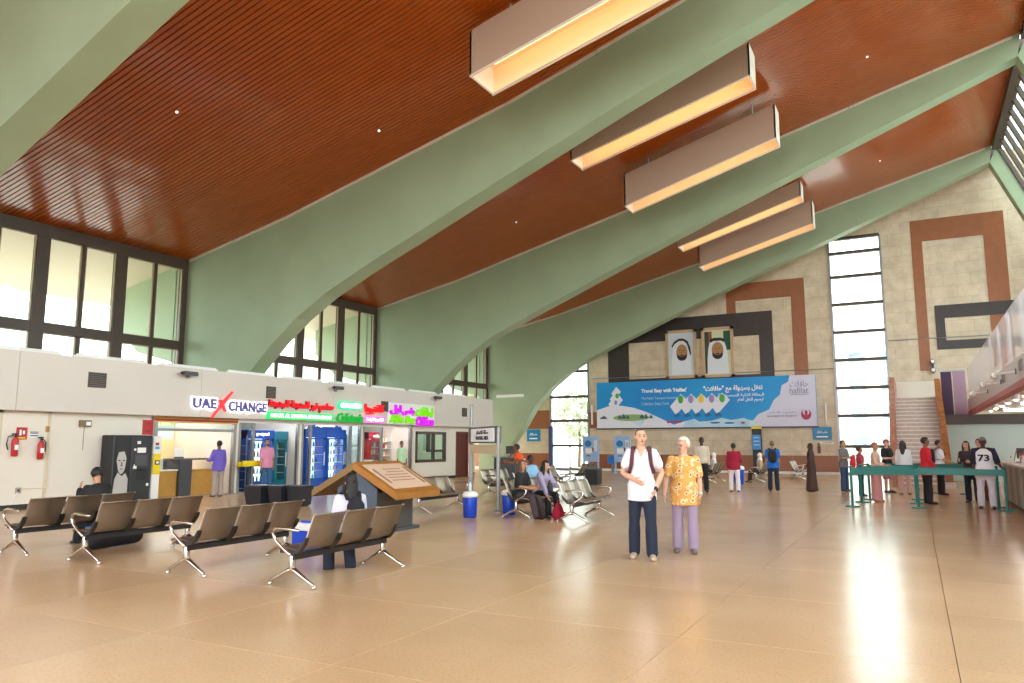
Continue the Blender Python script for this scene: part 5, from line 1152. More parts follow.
# ------------------------------------------------------------------ sign between two posts
sg = thing('waiting_sign', 'white sign board on two tall posts near the blue bins', 'sign', (0, 0, 0))
pa, pb2 = Vector((-10.45, 17.4, 0)), Vector((-8.85, 16.0, 0)); dv = (pb2 - pa).normalized(); ang = math.atan2(dv.y, dv.x)
for p, h in ((pa, 2.62), (pb2, 2.0)):
    MB().lathe([(0.05, 0), (0.05, h), (0.03, h + 0.03)], 10, tuple(p)).build('post', 'steel_dull', sg); MB().lathe([(0.16, 0), (0.16, 0.02), (0.06, 0.05)], 14, tuple(p)).build('base', 'steel_dull', sg)
def sign_part(x0, x1, y0, y1, z0, z1, m, nm):
    o = MB().bbox(x0, x1, y0, y1, z0, z1, 0.01).build(nm, m, sg); o.location = pa; o.rotation_euler = (0, 0, ang); return o
Lg = (pb2 - pa).length
sign_part(0.02, Lg, -0.08, 0.08, 1.62, 2.03, 'dark_grey', 'case'); sign_part(0.25, Lg - 0.06, -0.095, -0.07, 1.66, 1.99, 'white_paint', 'face'); sign_part(0.02, Lg, -0.06, 0.06, 1.36, 1.58, mat('sign_beige', '#cdb58e', 0.5), 'lower_board')
for body, z, w_, h_ in ((ar('صالة الانتظار'), 1.88, 0.95, 0.13), ('WAITING AREA', 1.75, 1.0, 0.1)):
    o = link('lettering', text_mesh(body, w_, h_, 0.008, 0.02), 'black_paint', sg); o.location = pa + dv * (Lg / 2 + 0.1) + Vector((math.sin(ang), -math.cos(ang), 0)) * 0.10 + Vector((0, 0, z)); o.rotation_euler = (PI / 2, 0, ang)

# ------------------------------------------------------------------ outside
ga_ = group_struct('ground_outside', 'pale paving outside'); MB().box(-150, 150, -120, 200, -0.6, -0.3).build('paving', 'asphalt', ga_)
b = thing('apartment_building', 'pale building with rows of windows seen through the tall right window', 'building', (-6, 92, -0.3))
MB().box(-14, 16, 0, 12, 0, 13).build('wall', 'far_building', b); MB().box(-14.3, 16.3, -0.3, 12.3, 13, 13.6).build('roof_edge', 'white_paint', b)
for zz in (1.2, 4.4, 7.6, 10.4):
    for k in range(9):
        f = MB().box(-12.6 + k * 3.1, -10.6 + k * 3.1, -0.12, 0.05, zz, zz + 1.8).build('window', 'white_paint', b); MB().box(-12.4 + k * 3.1, -10.8 + k * 3.1, -0.16, -0.10, zz + 0.2, zz + 1.6).build('pane', 'far_window', f)
def tree(x, y, h, lab):
    t = thing('street_tree', lab, 'tree', (x, y, -0.3), group='trees outside the left window')
    MB().limb([(0, 0, 0), (0.1, 0, h * 0.3), (0, 0.1, h * 0.6)], [0.16, 0.12, 0.07], n=8).build('trunk', 'bark', t)
    rnd = random.Random(int(x * 10) + int(y)); mb = MB()
    for _ in range(420):
        a = rnd.uniform(0, 2 * PI); c = rnd.uniform(-1, 1); r = rnd.uniform(0.5, 1.0) * h * 0.33
        p = Vector((r * math.cos(a) * math.sqrt(1 - c * c), r * math.sin(a) * math.sqrt(1 - c * c), h * 0.65 + r * c)); q = Vector((rnd.uniform(-1, 1), rnd.uniform(-1, 1), rnd.uniform(-1, 1))).normalized(); e = q.orthogonal().normalized(); s = 0.3
        mb.add([p - q * s, p + e * s * 0.5, p + q * s, p - e * s * 0.5], [(0, 1, 2, 3)])
    tag(mb.build('foliage', 'foliage', t), kind='stuff')
tree(-24.5, 58, 6.5, 'left leafy tree seen through the tall left window'); tree(-21.8, 61, 5.5, 'right leafy tree seen through the tall left window')
# ------------------------------------------------------------------ people
def remesh(mb, voxel, smooth=5):
    me = mb.mesh('tmp'); o = bpy.data.objects.new('tmp', me); COL.objects.link(o)
    r = o.modifiers.new('r', 'REMESH'); r.mode = 'VOXEL'; r.voxel_size = voxel; r.use_smooth_shade = True
    s = o.modifiers.new('s', 'SMOOTH'); s.factor = 0.5; s.iterations = smooth
    dg = bpy.context.evaluated_depsgraph_get()
    out = bpy.data.meshes.new_from_object(o.evaluated_get(dg)); bpy.data.objects.remove(o); bpy.data.meshes.remove(me)
    return out
def V(*a): return Vector(a)
SKIN = {'light': '#d9a88c', 'tan': '#b98662', 'brown': '#8a5a40', 'dark': '#4c3026', 'pale': '#e3b9a2'}
for k_, c in SKIN.items(): mat('skin_' + k_, c, 0.55, noise=0.06, nscale=12)
def cloth(name, c, **kw): return mat('cloth_' + name, c, 0.85, bump=0.25, bscale=14, **kw)

ARM_DOWN = (V(0.10, 0.03, -1), V(0.05, 0.16, -1))
def person(label, pos, face, h=1.72, skin='tan', pelvis=None, lean=(0, 0.02, 1), legs=None, arms=None, head=(0, 0), hair=('short', '#2a1f1a'),
           top=None, sleeve=1.0, hem=0.10, bottom=None, btype='trousers', shoes='#2a2624', voxel=0.016, width=1.0, vneck=False, group=None, extra=None, finger_curl=0.5, belly=0.0, collar=False):
    """pose is given in the person's frame: +y ahead, +x to the person's right, for a height of 1.75 m"""
    k = h / 1.75
    rz = math.atan2(face[1], face[0]) - PI / 2
    t = thing('person', label, 'person', (pos[0], pos[1], 0), rz, group)
    legs = legs or [(V(-0.05, 0.02, -1), V(-0.02, -0.03, -1)), (V(0.05, 0.02, -1), V(0.02, -0.03, -1))]
    arms = arms or [None, None]
    A = [tuple(V(v[0] * (-1 if i == 0 else 1), v[1], v[2]) for v in ARM_DOWN) if a is None else a for i, a in enumerate(arms)]
    pel = V(*(pelvis or (0, 0, 0.92)))
    ln = V(*lean).normalized()
    hips = [pel + V(-0.088 * width, 0, -0.02), pel + V(0.088 * width, 0, -0.02)]
    knees = [hp + lg[0].normalized() * 0.44 for hp, lg in zip(hips, legs)]
    ank = [kn + lg[1].normalized() * 0.42 for kn, lg in zip(knees, legs)]
    if pelvis is None or len(pelvis) == 3 and pelvis[2] > 0.8:
        dz = min(a.z for a in ank) - 0.075
        sh = V(0, 0, -dz); pel += sh; hips = [p + sh for p in hips]; knees = [p + sh for p in knees]; ank = [p + sh for p in ank]
    chest = pel + ln * 0.36; shc = pel + ln * 0.505; nb = pel + ln * 0.545; hc = nb + (ln * 0.5 + V(0, 0.04, 0.5)).normalized() * 0.155
    sho = [shc + V(-0.172 * width, 0, -0.03), shc + V(0.172 * width, 0, -0.03)]
    elb = [s + a[0].normalized() * 0.285 for s, a in zip(sho, A)]
    wri = [e + a[1].normalized() * 0.255 for e, a in zip(elb, A)]
    S = lambda p: Vector(p) * k
    def torso(mb, g=0.0, low=-0.10, high=0.56, drop=0.0):
        prof = [(-0.10, 0.135, 0.10), (-0.02, 0.165, 0.118), (0.06, 0.158, 0.112), (0.15, 0.143, 0.102), (0.26, 0.155, 0.108), (0.36, 0.168, 0.115), (0.44, 0.168, 0.105), (0.495, 0.132, 0.084), (0.535, 0.078, 0.064), (0.57, 0.058, 0.056)]
        P, R = [], []
        if low < -0.10:
            P.append(S(pel + ln * low)); R.append(((0.186 * width + g) * k, (0.130 + belly * 0.3 + g) * k))
        for z, a, b in prof:
            if z < low or z > high: continue
            if g > 0.02 and z < 0.08: a, b = max(a, 0.184), max(b, 0.126)
            bb = b + (belly * math.exp(-((z - 0.12) / 0.12) ** 2))
            P.append(S(pel + ln * z + V(0, belly * 0.5 * math.exp(-((z - 0.12) / 0.12) ** 2), 0))); R.append(((a * width + g) * k, (bb + g) * k))
        mb.limb(P, R, side=(1, 0, 0), n=18, cap=0.5 if g == 0 else 0.12)
    def arm(mb, i, g=0.0, frac=2.0):
        s, e, w = sho[i], elb[i], wri[i]
        P = [s + V((0.03 if i == 0 else -0.03), 0, 0.0), s, s.lerp(e, 0.5), e]; R = [0.054, 0.053, 0.045, 0.040]
        if frac <= 1.0:
            q = s.lerp(e, frac); P = [P[0], s, s.lerp(q, 0.5), q]; R = [0.054, 0.054, 0.051, 0.049]
        else:
            f = min(frac - 1.0, 1.0); P += [e.lerp(w, 0.35 * f), e.lerp(w, f)]; R += [0.041, 0.030 if g == 0 else 0.032]
        mb.limb([S(p) for p in P], [(r + g) * k for r in R], n=10)
    def leg(mb, i, g=0.0, frac=2.0, flare=0.0):
        hp, kn, an = hips[i], knees[i], ank[i]
        P = [hp + V(0, 0, 0.02), hp.lerp(kn, 0.25), hp.lerp(kn, 0.6), kn]; R = [0.086, 0.088, 0.074, 0.058]
        if frac <= 1.0:
            q = hp.lerp(kn, frac); P = [P[0], hp.lerp(q, 0.4), q]; R = [0.098, 0.094, 0.088]
        else:
            f = min(frac - 1.0, 1.0); P += [kn.lerp(an, 0.3 * f), kn.lerp(an, f * 0.7), kn.lerp(an, f)]; R += [0.058 + flare * 0.4, 0.046 + flare * 0.8, 0.040 + flare]
        mb.limb([S(p) for p in P], [((r * width ** 0.5) + g) * k for r in R], n=12)
    # head frame
    yaw, pit = math.radians(head[0]), math.radians(head[1])
    HR = Matrix.Rotation(yaw, 3, 'Z') @ Matrix.Rotation(pit, 3, 'X')
    Hd = lambda p: S(hc + HR @ Vector(p))
    body = MB(); torso(body)
    body.limb([S(pel + ln * 0.50), S(nb), S(hc + HR @ V(0, -0.012, -0.05))], [0.062 * k, 0.052 * k, 0.052 * k], n=12)
    body.ell(Hd((0, -0.012, 0.025)), (0.076 * k, 0.098 * k, 0.098 * k), 16, 10, HR)
    body.limb([Hd((0, 0.01, 0.0)), Hd((0, 0.030, -0.055)), Hd((0, 0.050, -0.100))], [(0.070 * k, 0.072 * k), (0.058 * k, 0.055 * k), (0.030 * k, 0.024 * k)], side=HR @ V(1, 0, 0), n=14, cap=0.8)
    body.limb([Hd((0, 0.080, 0.018)), Hd((0, 0.098, -0.012)), Hd((0, 0.104, -0.030))], [0.011 * k, 0.014 * k, 0.017 * k], n=8)
    for s in (-1, 1): body.ell(Hd((s * 0.078, -0.01, -0.008)), (0.014 * k, 0.024 * k, 0.034 * k), 8, 6, HR)
    for i in (0, 1):
        arm(body, i); leg(body, i)
        f = V(0.12 * (-1 if i == 0 else 1), 1, 0).normalized()
        body.limb([S(ank[i] + V(0, 0, 0.0)), S(ank[i] + f * 0.02 + V(0, 0, -0.04)), S(ank[i] + f * 0.12 + V(0, 0, -0.05))], [0.036 * k, 0.038 * k, 0.024 * k], n=8)
    bm_me = remesh(body, voxel * 0.8)
    # hands: palm, four fingers and a thumb
    hd = MB()
    for i in (0, 1):
        d = (wri[i] - elb[i]).normalized(); sgn = -1 if i == 0 else 1
        inward = V(-sgn, 0.0, 0) - d * V(-sgn, 0, 0).dot(d)
        if inward.length < 0.3: inward = V(0, 0, -1) - d * V(0, 0, -1).dot(d)
        inward.normalize(); side = d.cross(inward).normalized()
        if side.dot(V(0, 1, 0.2)) < 0: side = -side        # thumb side forward
        w = wri[i]
        hd.limb([S(w - d * 0.03), S(w + d * 0.015), S(w + d * 0.055 + inward * 0.004), S(w + d * 0.088 + inward * 0.008)], [(0.026 * k, 0.022 * k), (0.032 * k, 0.019 * k), (0.041 * k, 0.016 * k), (0.039 * k, 0.013 * k)], side=side, n=10)
        for q, (off, ll) in enumerate(((0.029, 0.072), (0.010, 0.082), (-0.010, 0.076), (-0.029, 0.060))):
            b0 = w + d * 0.086 + side * off + inward * 0.006; c = finger_curl
            b1 = b0 + (d + inward * 0.25 * c + side * off * 1.5).normalized() * ll * 0.42; b2 = b1 + (d + inward * 0.9 * c).normalized() * ll * 0.33; b3 = b2 + (d * 0.8 + inward * 1.6 * c).normalized() * ll * 0.25
            hd.limb([S(b0), S(b1), S(b2), S(b3)], [0.0092 * k, 0.0086 * k, 0.0080 * k, 0.0066 * k], n=7)
        b0 = w + d * 0.025 + side * 0.028; b1 = b0 + (d * 0.6 + side * 0.7 + inward * 0.3).normalized() * 0.036; b2 = b1 + (d + side * 0.2 + inward * 0.45).normalized() * 0.030; b3 = b2 + (d + inward * 0.5).normalized() * 0.020
        hd.limb([S(b0), S(b1), S(b2), S(b3)], [0.0125 * k, 0.0108 * k, 0.0096 * k, 0.0076 * k], n=7)
    hm = hd.mesh('h')
    bmm = bmesh.new(); bmm.from_mesh(bm_me); bmm.from_mesh(hm); bmm.to_mesh(bm_me); bmm.free(); bpy.data.meshes.remove(hm)
    body_o = link('body', bm_me, 'skin_' + skin, t, True)
    # face details
    eyem, lipm = mat('eye_dark', '#2a1c16', 0.3), mat('lip_' + skin, {'light': '#a85c50', 'tan': '#8a4e40', 'brown': '#6a3c30', 'dark': '#3a2018', 'pale': '#b8685c'}[skin], 0.5)
    hairc = mat('hair_' + hair[1], hair[1], 0.6, bump=0.5, bscale=60)
    for s in (-1, 1):
        MB().ell(Hd((s * 0.031, 0.079, 0.012)), (0.013 * k, 0.009 * k, 0.007 * k), 10, 6, HR).build('eye', eyem, t, True)
        MB().limb([Hd((s * 0.015, 0.086, 0.032)), Hd((s * 0.032, 0.086, 0.037)), Hd((s * 0.050, 0.076, 0.031))], [0.0045 * k] * 3, n=6).build('eyebrow', hairc, t)
    MB().ell(Hd((0, 0.083, -0.060)), (0.023 * k, 0.008 * k, 0.008 * k), 10, 6, HR).build('mouth', lipm, t, True)
    # hair
    def cap_shell(test, ro, bulk=1.0):
        mb = MB(); n, m = 24, 16; idx = {}
        for a in range(m + 1):
            th = PI * a / m
            for b in range(n):
                ph = 2 * PI * b / n
                d = V(math.sin(th) * math.cos(ph), math.sin(th) * math.sin(ph), math.cos(th))
                if test(d):
                    idx[(a, b)] = len(mb.v); mb.v.append(tuple(Hd((d.x * 0.076 * ro * bulk, -0.012 + d.y * 0.098 * ro, 0.025 + d.z * 0.098 * ro))))
        for a in range(m):
            for b in range(n):
                q = [(a, b), (a + 1, b), (a + 1, (b + 1) % n), (a, (b + 1) % n)]
                if all(x in idx for x in q): mb.f.append(tuple(idx[x] for x in q))
        return mb
    style = hair[0]
    if style in ('short', 'thin', 'curly', 'long', 'cap', 'bun'):
        front = {'thin': 0.62, 'short': 0.55}.get(style, 0.5)
        tst = lambda d: d.z > (front if d.y > 0.45 else (-0.05 if d.y > 0.05 else -0.62 + 0.3 * max(0, d.y)))
        mb = cap_shell(tst, {'thin': 1.05, 'curly': 1.22, 'long': 1.14}.get(style, 1.10))
        o = mb.build('hair', hairc, t, True); sm_ = o.modifiers.new('s', 'SOLIDIFY'); sm_.thickness = 0.012 * k; sm_.offset = -1
    if style == 'long':
        MB().limb([Hd((0, -0.05, 0.06)), Hd((0, -0.085, -0.06)), S(nb + V(0, -0.085, -0.03)), S(pel + ln * 0.44 + V(0, -0.115, 0)), S(pel + ln * 0.37 + V(0, -0.125, 0))], [(0.065 * k, 0.05 * k), (0.078 * k, 0.048 * k), (0.080 * k, 0.036 * k), (0.066 * k, 0.024 * k), (0.04 * k, 0.014 * k)], side=HR @ V(1, 0, 0), n=14).build('hair_length', hairc, t, True)
        for s in (-1, 1): MB().limb([Hd((s * 0.070, 0.0, 0.05)), Hd((s * 0.082, 0.01, -0.05)), S(nb + V(s * 0.085, 0.04, -0.03)), S(pel + ln * 0.38 + V(s * 0.08, 0.105, 0))], [(0.022 * k, 0.03 * k), (0.022 * k, 0.034 * k), (0.024 * k, 0.03 * k), (0.014 * k, 0.012 * k)], n=8).build('hair_lock', hairc, t, True)
    if style == 'bun': MB().ell(Hd((0, -0.12, 0.03)), (0.04 * k, 0.04 * k, 0.04 * k), 10, 7).build('hair_bun', hairc, t, True)
    if style == 'cap' or (len(hair) > 2 and hair[2]):
        cm = cloth('cap' + hair[2], hair[2])
        mb = cap_shell(lambda d: d.z > 0.32, 1.16); o = mb.build('cap', cm, t, True); q = o.modifiers.new('s', 'SOLIDIFY'); q.thickness = 0.01
        MB().limb([Hd((0, 0.07, 0.058)), Hd((0, 0.12, 0.056)), Hd((0, 0.16, 0.046))], [(0.075 * k, 0.008 * k), (0.07 * k, 0.007 * k), (0.045 * k, 0.006 * k)], side=HR @ V(1, 0, 0), n=12, cap=0.5).build('cap_brim', cm, t, True)
    if style == 'beard_short':
        pass
    if style == 'scarf':
        sm2 = hairc
        mb = MB(); mb.ell(Hd((0, -0.022, 0.022)), (0.094 * k, 0.108 * k, 0.116 * k), 16, 10, HR); mb.limb([Hd((0, -0.03, -0.02)), Hd((0, -0.03, -0.11)), S(nb + V(0, -0.01, -0.02)), S(chest + V(0, 0.0, 0.06))], [(0.085 * k, 0.085 * k), (0.078 * k, 0.085 * k), (0.13 * k, 0.11 * k), (0.175 * k, 0.125 * k)], side=(1, 0, 0), n=16)
        me2 = remesh(mb, 0.016 * k); sc_o = link('headscarf', me2, sm2, t, True)
        # the face shows through the oval opening of the scarf
        fm = MB(); fm.ell(Hd((0, 0.022, -0.012)), (0.060 * k, 0.078 * k, 0.085 * k), 16, 10, HR); fm.limb([Hd((0, 0.088, 0.008)), Hd((0, 0.108, -0.022)), Hd((0, 0.11, -0.032))], [0.010 * k, 0.013 * k, 0.014 * k], n=8)
        link('face', remesh(fm, 0.012 * k, 3), 'skin_' + skin, t, True)
    # garments
    if top:
        mb = MB()
        if btype == 'robe':
            torso(mb, 0.03, -0.1, 0.53)
            zf = 0.035
            mb.limb([S(pel + V(0, 0, 0.12)), S(pel + V(0, 0, -0.1)), S(pel + V(0, 0.01, -0.45)), S(V(pel.x, pel.y + 0.01, zf))], [(0.185 * k, 0.145 * k), (0.20 * k, 0.16 * k), (0.215 * k, 0.18 * k), (0.245 * k, 0.22 * k)], side=(1, 0, 0), n=20, cap=0.1)
        else:
            torso(mb, 0.022, -hem, 0.515 if vneck else 0.54)
        for i in (0, 1): arm(mb, i, 0.020 if sleeve > 1 else 0.022, sleeve)
        me2 = remesh(mb, voxel); link('shirt' if btype != 'robe' else 'robe', me2, top, t, True)
        if vneck:
            c0 = pel + ln * 0.50
            MB().limb([S(c0 + V(-0.075, -0.03, 0.035)), S(c0 + V(-0.058, 0.105, 0.02)), S(c0 + V(0, 0.146, -0.085)), S(c0 + V(0.058, 0.105, 0.02)), S(c0 + V(0.075, -0.03, 0.035))], [0.010 * k] * 5, n=6).build('collar', top, t, True)
            MB().add([S(c0 + V(-0.05, 0.112, 0.015)), S(c0 + V(0.05, 0.112, 0.015)), S(c0 + V(0, 0.150, -0.075)), S(c0 + V(-0.05, 0.06, 0.02)), S(c0 + V(0.05, 0.06, 0.02)), S(c0 + V(0, 0.10, -0.06))], [(0, 1, 2), (3, 5, 4), (0, 3, 4, 1), (1, 4, 5, 2), (2, 5, 3, 0)]).build('neck_opening', 'skin_' + skin, t)
    if bottom:
        mb = MB()
        if btype in ('trousers', 'shorts'):
            torso(mb, 0.014, -0.1, 0.07)
            for i in (0, 1): leg(mb, i, 0.018, 2.0 if btype == 'trousers' else 0.95, 0.022)
        elif btype == 'skirt':
            mb.limb([S(pel + V(0, 0, 0.1)), S(pel + V(0, 0, -0.08)), S(pel + V(0, 0.0, -0.4)), S(V(pel.x, pel.y, 0.07))], [(0.165 * k, 0.125 * k), (0.185 * k, 0.145 * k), (0.175 * k, 0.15 * k), (0.18 * k, 0.155 * k)], side=(1, 0, 0), n=18, cap=0.1)
        if btype != 'robe': link({'trousers': 'trousers', 'shorts': 'shorts', 'skirt': 'skirt'}[btype], remesh(mb, voxel), bottom, t, True)
    shm = mat('shoe_' + shoes, shoes, 0.5)
    for i in (0, 1):
        f = V(0.12 * (-1 if i == 0 else 1), 1, 0).normalized(); base = ank[i].z - 0.075
        cl = legs[i][1].normalized(); P = [ank[i] - f * 0.05, ank[i] + f * 0.02, ank[i] + f * 0.11, ank[i] + f * 0.17]
        zs = [0.045, 0.05, 0.036, 0.026]; P = [V(p.x, p.y, base + z) for p, z in zip(P, zs)]
        mb = MB().limb([S(p) for p in P], [(0.038 * k, 0.046 * k), (0.044 * k, 0.052 * k), (0.047 * k, 0.036 * k), (0.040 * k, 0.026 * k)], side=(f.y, -f.x, 0), n=12)
        mb.v = [(v[0], v[1], max(v[2], base * k + 0.002)) for v in mb.v]
        mb.build('shoe', shm, t, True)
    J = dict(k=k, S=S, pel=pel, ln=ln, chest=chest, shc=shc, nb=nb, hc=hc, Hd=Hd, sho=sho, elb=elb, wri=wri, ank=ank, t=t, HR=HR)
    if extra: extra(J)
    return J
def world_of(J, p): return J['t'].matrix_basis @ Vector(p)
def backpack(J, label, col, strap=None, size=1.0, group=None):
    k = J['k']; t = thing('backpack', label, 'backpack', J['t'].location, J['t'].rotation_euler.z, group); S = J['S']
    m_ = cloth('pack' + col, col); c = J['pel'] + J['ln'] * 0.30 + V(0, -0.225, 0)
    mb = MB().limb([S(c + V(0, 0.0, -0.19 * size)), S(c + V(0, -0.01, -0.05)), S(c + V(0, 0, 0.12 * size)), S(c + V(0, 0.02, 0.20 * size))], [(0.13 * size * k, 0.085 * k), (0.145 * size * k, 0.10 * k), (0.135 * size * k, 0.085 * k), (0.09 * size * k, 0.05 * k)], side=(1, 0, 0), n=16)
    mb.build('bag', m_, t, True)
    MB().limb([S(c + V(0, -0.10, -0.15 * size)), S(c + V(0, -0.105, -0.02))], [(0.10 * size * k, 0.035 * k), (0.09 * size * k, 0.03 * k)], side=(1, 0, 0), n=12).build('front_pocket', m_, t, True)
    sm = cloth('strap' + (strap or col), strap or col)
    for s in (-1, 1):
        sh = J['shc']
        MB().limb([S(c + V(s * 0.09, 0.08, 0.17)), S(sh + V(s * 0.105, -0.06, 0.065)), S(sh + V(s * 0.115, 0.03, 0.060)), S(sh + V(s * 0.12, 0.115, -0.03)), S(J['chest'] + V(s * 0.135, 0.150, -0.03)), S(J['chest'] + V(s * 0.165, 0.09, -0.14)), S(c + V(s * 0.12, 0.06, -0.13))], [(0.026 * k, 0.009 * k)] * 7, side=(1, 0, 0), n=8).build('strap', sm, t, True)
    return t
W = cloth
JEAN = W('jeans', '#1d263a'); DKJEAN = W('dark_jeans', '#1f2638'); BLACK = W('black', '#1d1c1f'); WHITE = W('white', '#e9e8ee'); LILAC = W('lilac_trousers', '#9c8aa4')
# the couple walking towards the camera
def man_extra(J):
    backpack(J, 'small dark backpack with brown straps worn by the man in the white shirt', '#3a3436', '#5a2f36', 0.9)
    t = J['t']; MB().limb([J['S'](J['wri'][0] - V(0, 0, -0.02)), J['S'](J['wri'][0] + V(0, 0, -0.01))], [0.036, 0.036], n=10).build('wristwatch', 'black_paint', t)
person('man in a white v neck shirt and dark jeans walking towards the viewer', (-3.47, 10.5), (0.30, -1.0), 1.80, 'light', head=(14, 0), hair=('thin', '#4a3c34'), top=WHITE, sleeve=0.62, hem=0.16, bottom=JEAN, shoes='#b5a48c', voxel=0.012, vneck=True, width=0.96,
       legs=[(V(-0.06, 0.14, -1), V(-0.02, 0.02, -1)), (V(0.07, -0.06, -1), V(0.02, -0.16, -1))],
       arms=[(V(-0.42, -0.10, -1), V(0.35, 0.32, -0.9)), (V(0.36, -0.06, -1), V(-0.80, 0.80, -0.42))], extra=man_extra)
def woman_extra(J):
    for s in (-1, 1): MB().lathe([(0.024, 0), (0.024, 0.004)], 12, tuple(J['Hd']((s * 0.032, 0.10, 0.006))), 'y').build('spectacle_lens', mat('lens_tint', '#6a4a48', 0.2), J['t'])
    w = J['wri'][0]; MB().limb([J['S'](w + V(0, 0, 0.03)), J['S'](w + V(0, 0, 0.0))], [0.036, 0.036], n=10).build('bracelet', mat('bracelet_silver', '#d0c8c0', 0.3, metal=0.8), J['t'])
person('white haired woman in a yellow flowered blouse and lilac trousers', (-3.10, 11.38), (0.22, -1.0), 1.67, 'light', head=(-38, -4), hair=('curly', '#e6ddc8'), top=MATS['flower_print'], sleeve=0.85, hem=0.22, bottom=LILAC, shoes='#6a5f58', voxel=0.012, width=1.10, belly=0.02,
       legs=[(V(-0.04, 0.06, -1), V(0.0, 0.0, -1)), (V(0.05, 0.0, -1), V(0.02, -0.08, -1))], arms=[(V(-0.16, -0.02, -1), V(-0.02, 0.10, -1)), (V(0.30, 0.06, -1), V(0.12, 0.2, -1))], extra=woman_extra)
# people standing before the far wall
person('man in a beige shirt and black trousers standing behind the couple', (-6.40, 25.8), (0.35, -1), 1.80, 'dark', hair=('short', '#1a1412'), top=W('beige_shirt', '#cdc0ac'), sleeve=1.95, hem=0.06, bottom=BLACK, shoes='#141214')
person('woman in a red top and white trousers seen from behind', (-5.45, 26.3), (-0.2, 1), 1.60, 'brown', hair=('curly', '#241a18'), top=W('crimson', '#9c1838'), sleeve=1.9, hem=0.14, bottom=W('white_trousers', '#e4dce0'), shoes='#3a2420', width=1.12,
       arms=[None, (V(0.22, 0.10, -1), V(-0.1, 0.8, -0.2))], legs=[(V(-0.05, 0.10, -1), V(-0.02, -0.1, -1)), (V(0.05, -0.04, -1), V(0.02, -0.1, -1))])
J = person('man in a bright blue shirt with a black backpack seen from behind', (-4.38, 27.5), (-0.15, 1), 1.68, 'tan', hair=('thin', '#7a5a44'), top=W('royal_blue', '#1668c8'), sleeve=0.8, hem=0.14, bottom=DKJEAN, shoes='#1a1a1e', width=1.05)
backpack(J, 'black backpack worn by the man in the bright blue shirt', '#25252b')
person('woman in a long dark brown robe and headscarf', (-3.18, 27.85), (-1, -0.1), 1.60, 'brown', hair=('scarf', '#33241f'), top=W('brown_robe', '#4a342f'), sleeve=1.95, btype='robe', shoes='#1a1412', arms=[(V(-0.14, 0.06, -1), V(0.05, 0.5, -0.8)), (V(0.14, 0.06, -1), V(-0.05, 0.5, -0.8))])
person('man in a grey shirt and blue jeans with folded arms left of the barrier', (-2.20, 28.4), (0.9, -0.4), 1.70, 'tan', hair=('short', '#2a201c'), top=W('grey_tee', '#6f6a6c'), sleeve=0.75, hem=0.12, bottom=W('mid_jeans', '#34486e'), shoes='#4a3f3a', arms=[(V(-0.2, 0.15, -1), V(0.9, 0.9, 0.15)), (V(0.2, 0.15, -1), V(-0.9, 0.9, 0.05))])
J = person('young person with a red backpack behind the barrier', (-1.56, 26.15), (1, 0.15), 1.50, 'tan', hair=('curly', '#3a2a2a'), top=W('dusk_pink', '#b0485a'), sleeve=0.8, hem=0.1, bottom=DKJEAN, shoes='#20242e', arms=[None, (V(0.1, 0.2, -1), V(-0.1, 1, -0.2))])
backpack(J, 'red backpack of the young person behind the barrier', '#d0323e')
person('woman in a peach top and long pink skirt at the barrier', (-1.02, 23.7), (1, -0.15), 1.62, 'tan', hair=('bun', '#8a6a54'), top=W('peach', '#d8b0a0'), sleeve=1.5, hem=0.12, bottom=W('pink_skirt', '#c98a8a'), btype='skirt', shoes='#a8705a', arms=[(V(-0.1, 0.2, -1), V(0.2, 1, -0.3)), (V(0.1, 0.15, -1), V(-0.2, 1, -0.4))])
person('man in a black t shirt and red cap beside the stair', (-0.86, 28.2), (0.8, -0.6), 1.72, 'light', hair=('cap', '#4a3a30', '#c2303a'), top=BLACK, sleeve=0.75, hem=0.12, bottom=W('rose_shorts', '#b5808a'), btype='shorts', shoes='#2a2226', arms=[(V(-0.2, 0.1, -1), V(0.7, 0.8, 0.1)), (V(0.2, 0.1, -1), V(-0.7, 0.9, 0.0))])
person('woman in a white jacket with long dark hair seen from behind', (-0.36, 27.35), (0.1, 1), 1.68, 'pale', hair=('long', '#3a2a26'), top=W('white_jacket', '#dcdce2'), sleeve=1.9, hem=0.14, bottom=W('pale_pink', '#d8aca4'), shoes='#8a5a50')
person('man in a bright red shirt and black trousers at the barrier', (0.23, 23.55), (0.95, 0.3), 1.76, 'brown', hair=('short', '#1a1414'), top=W('bright_red', '#c81e30'), sleeve=1.9, hem=0.2, bottom=BLACK, shoes='#141214', arms=[(V(-0.1, 0.1, -1), V(0.2, 0.7, -0.7)), (V(0.12, 0.05, -1), V(-0.1, 0.6, -0.8))])
J = person('man in a white t shirt and black trousers with a black backpack', (0.65, 27.9), (0.95, 0.2), 1.70, 'tan', hair=('short', '#1c1614'), top=WHITE, sleeve=0.8, hem=0.14, bottom=BLACK, shoes='#141214', arms=[None, (V(0.12, 0.2, -1), V(-0.1, 1, -0.5))])
backpack(J, 'black backpack worn by the man in the white t shirt before the stair', '#1e1e24')
person('woman in dark clothes leaning beside the man in the 73 jersey', (1.33, 24.6), (-0.3, -1), 1.66, 'light', hair=('long', '#2a201e'), top=W('dark_mauve', '#3f2c38'), sleeve=1.9, hem=0.14, bottom=DKJEAN, shoes='#5a3a34', lean=(0.12, 0.12, 1), arms=[(V(-0.1, 0.2, -1), V(0.3, 1, 0.1)), (V(0.1, 0.2, -1), V(-0.2, 1, 0.3))])
person('person in a pink and red shirt behind the man in the 73 jersey', (1.62, 25.7), (-0.2, -1), 1.72, 'light', hair=('short', '#3a2620'), top=W('pink_red', '#b8586a'), sleeve=1.5, hem=0.12, bottom=W('rust_trousers', '#8a4a40'), shoes='#5a3a34')
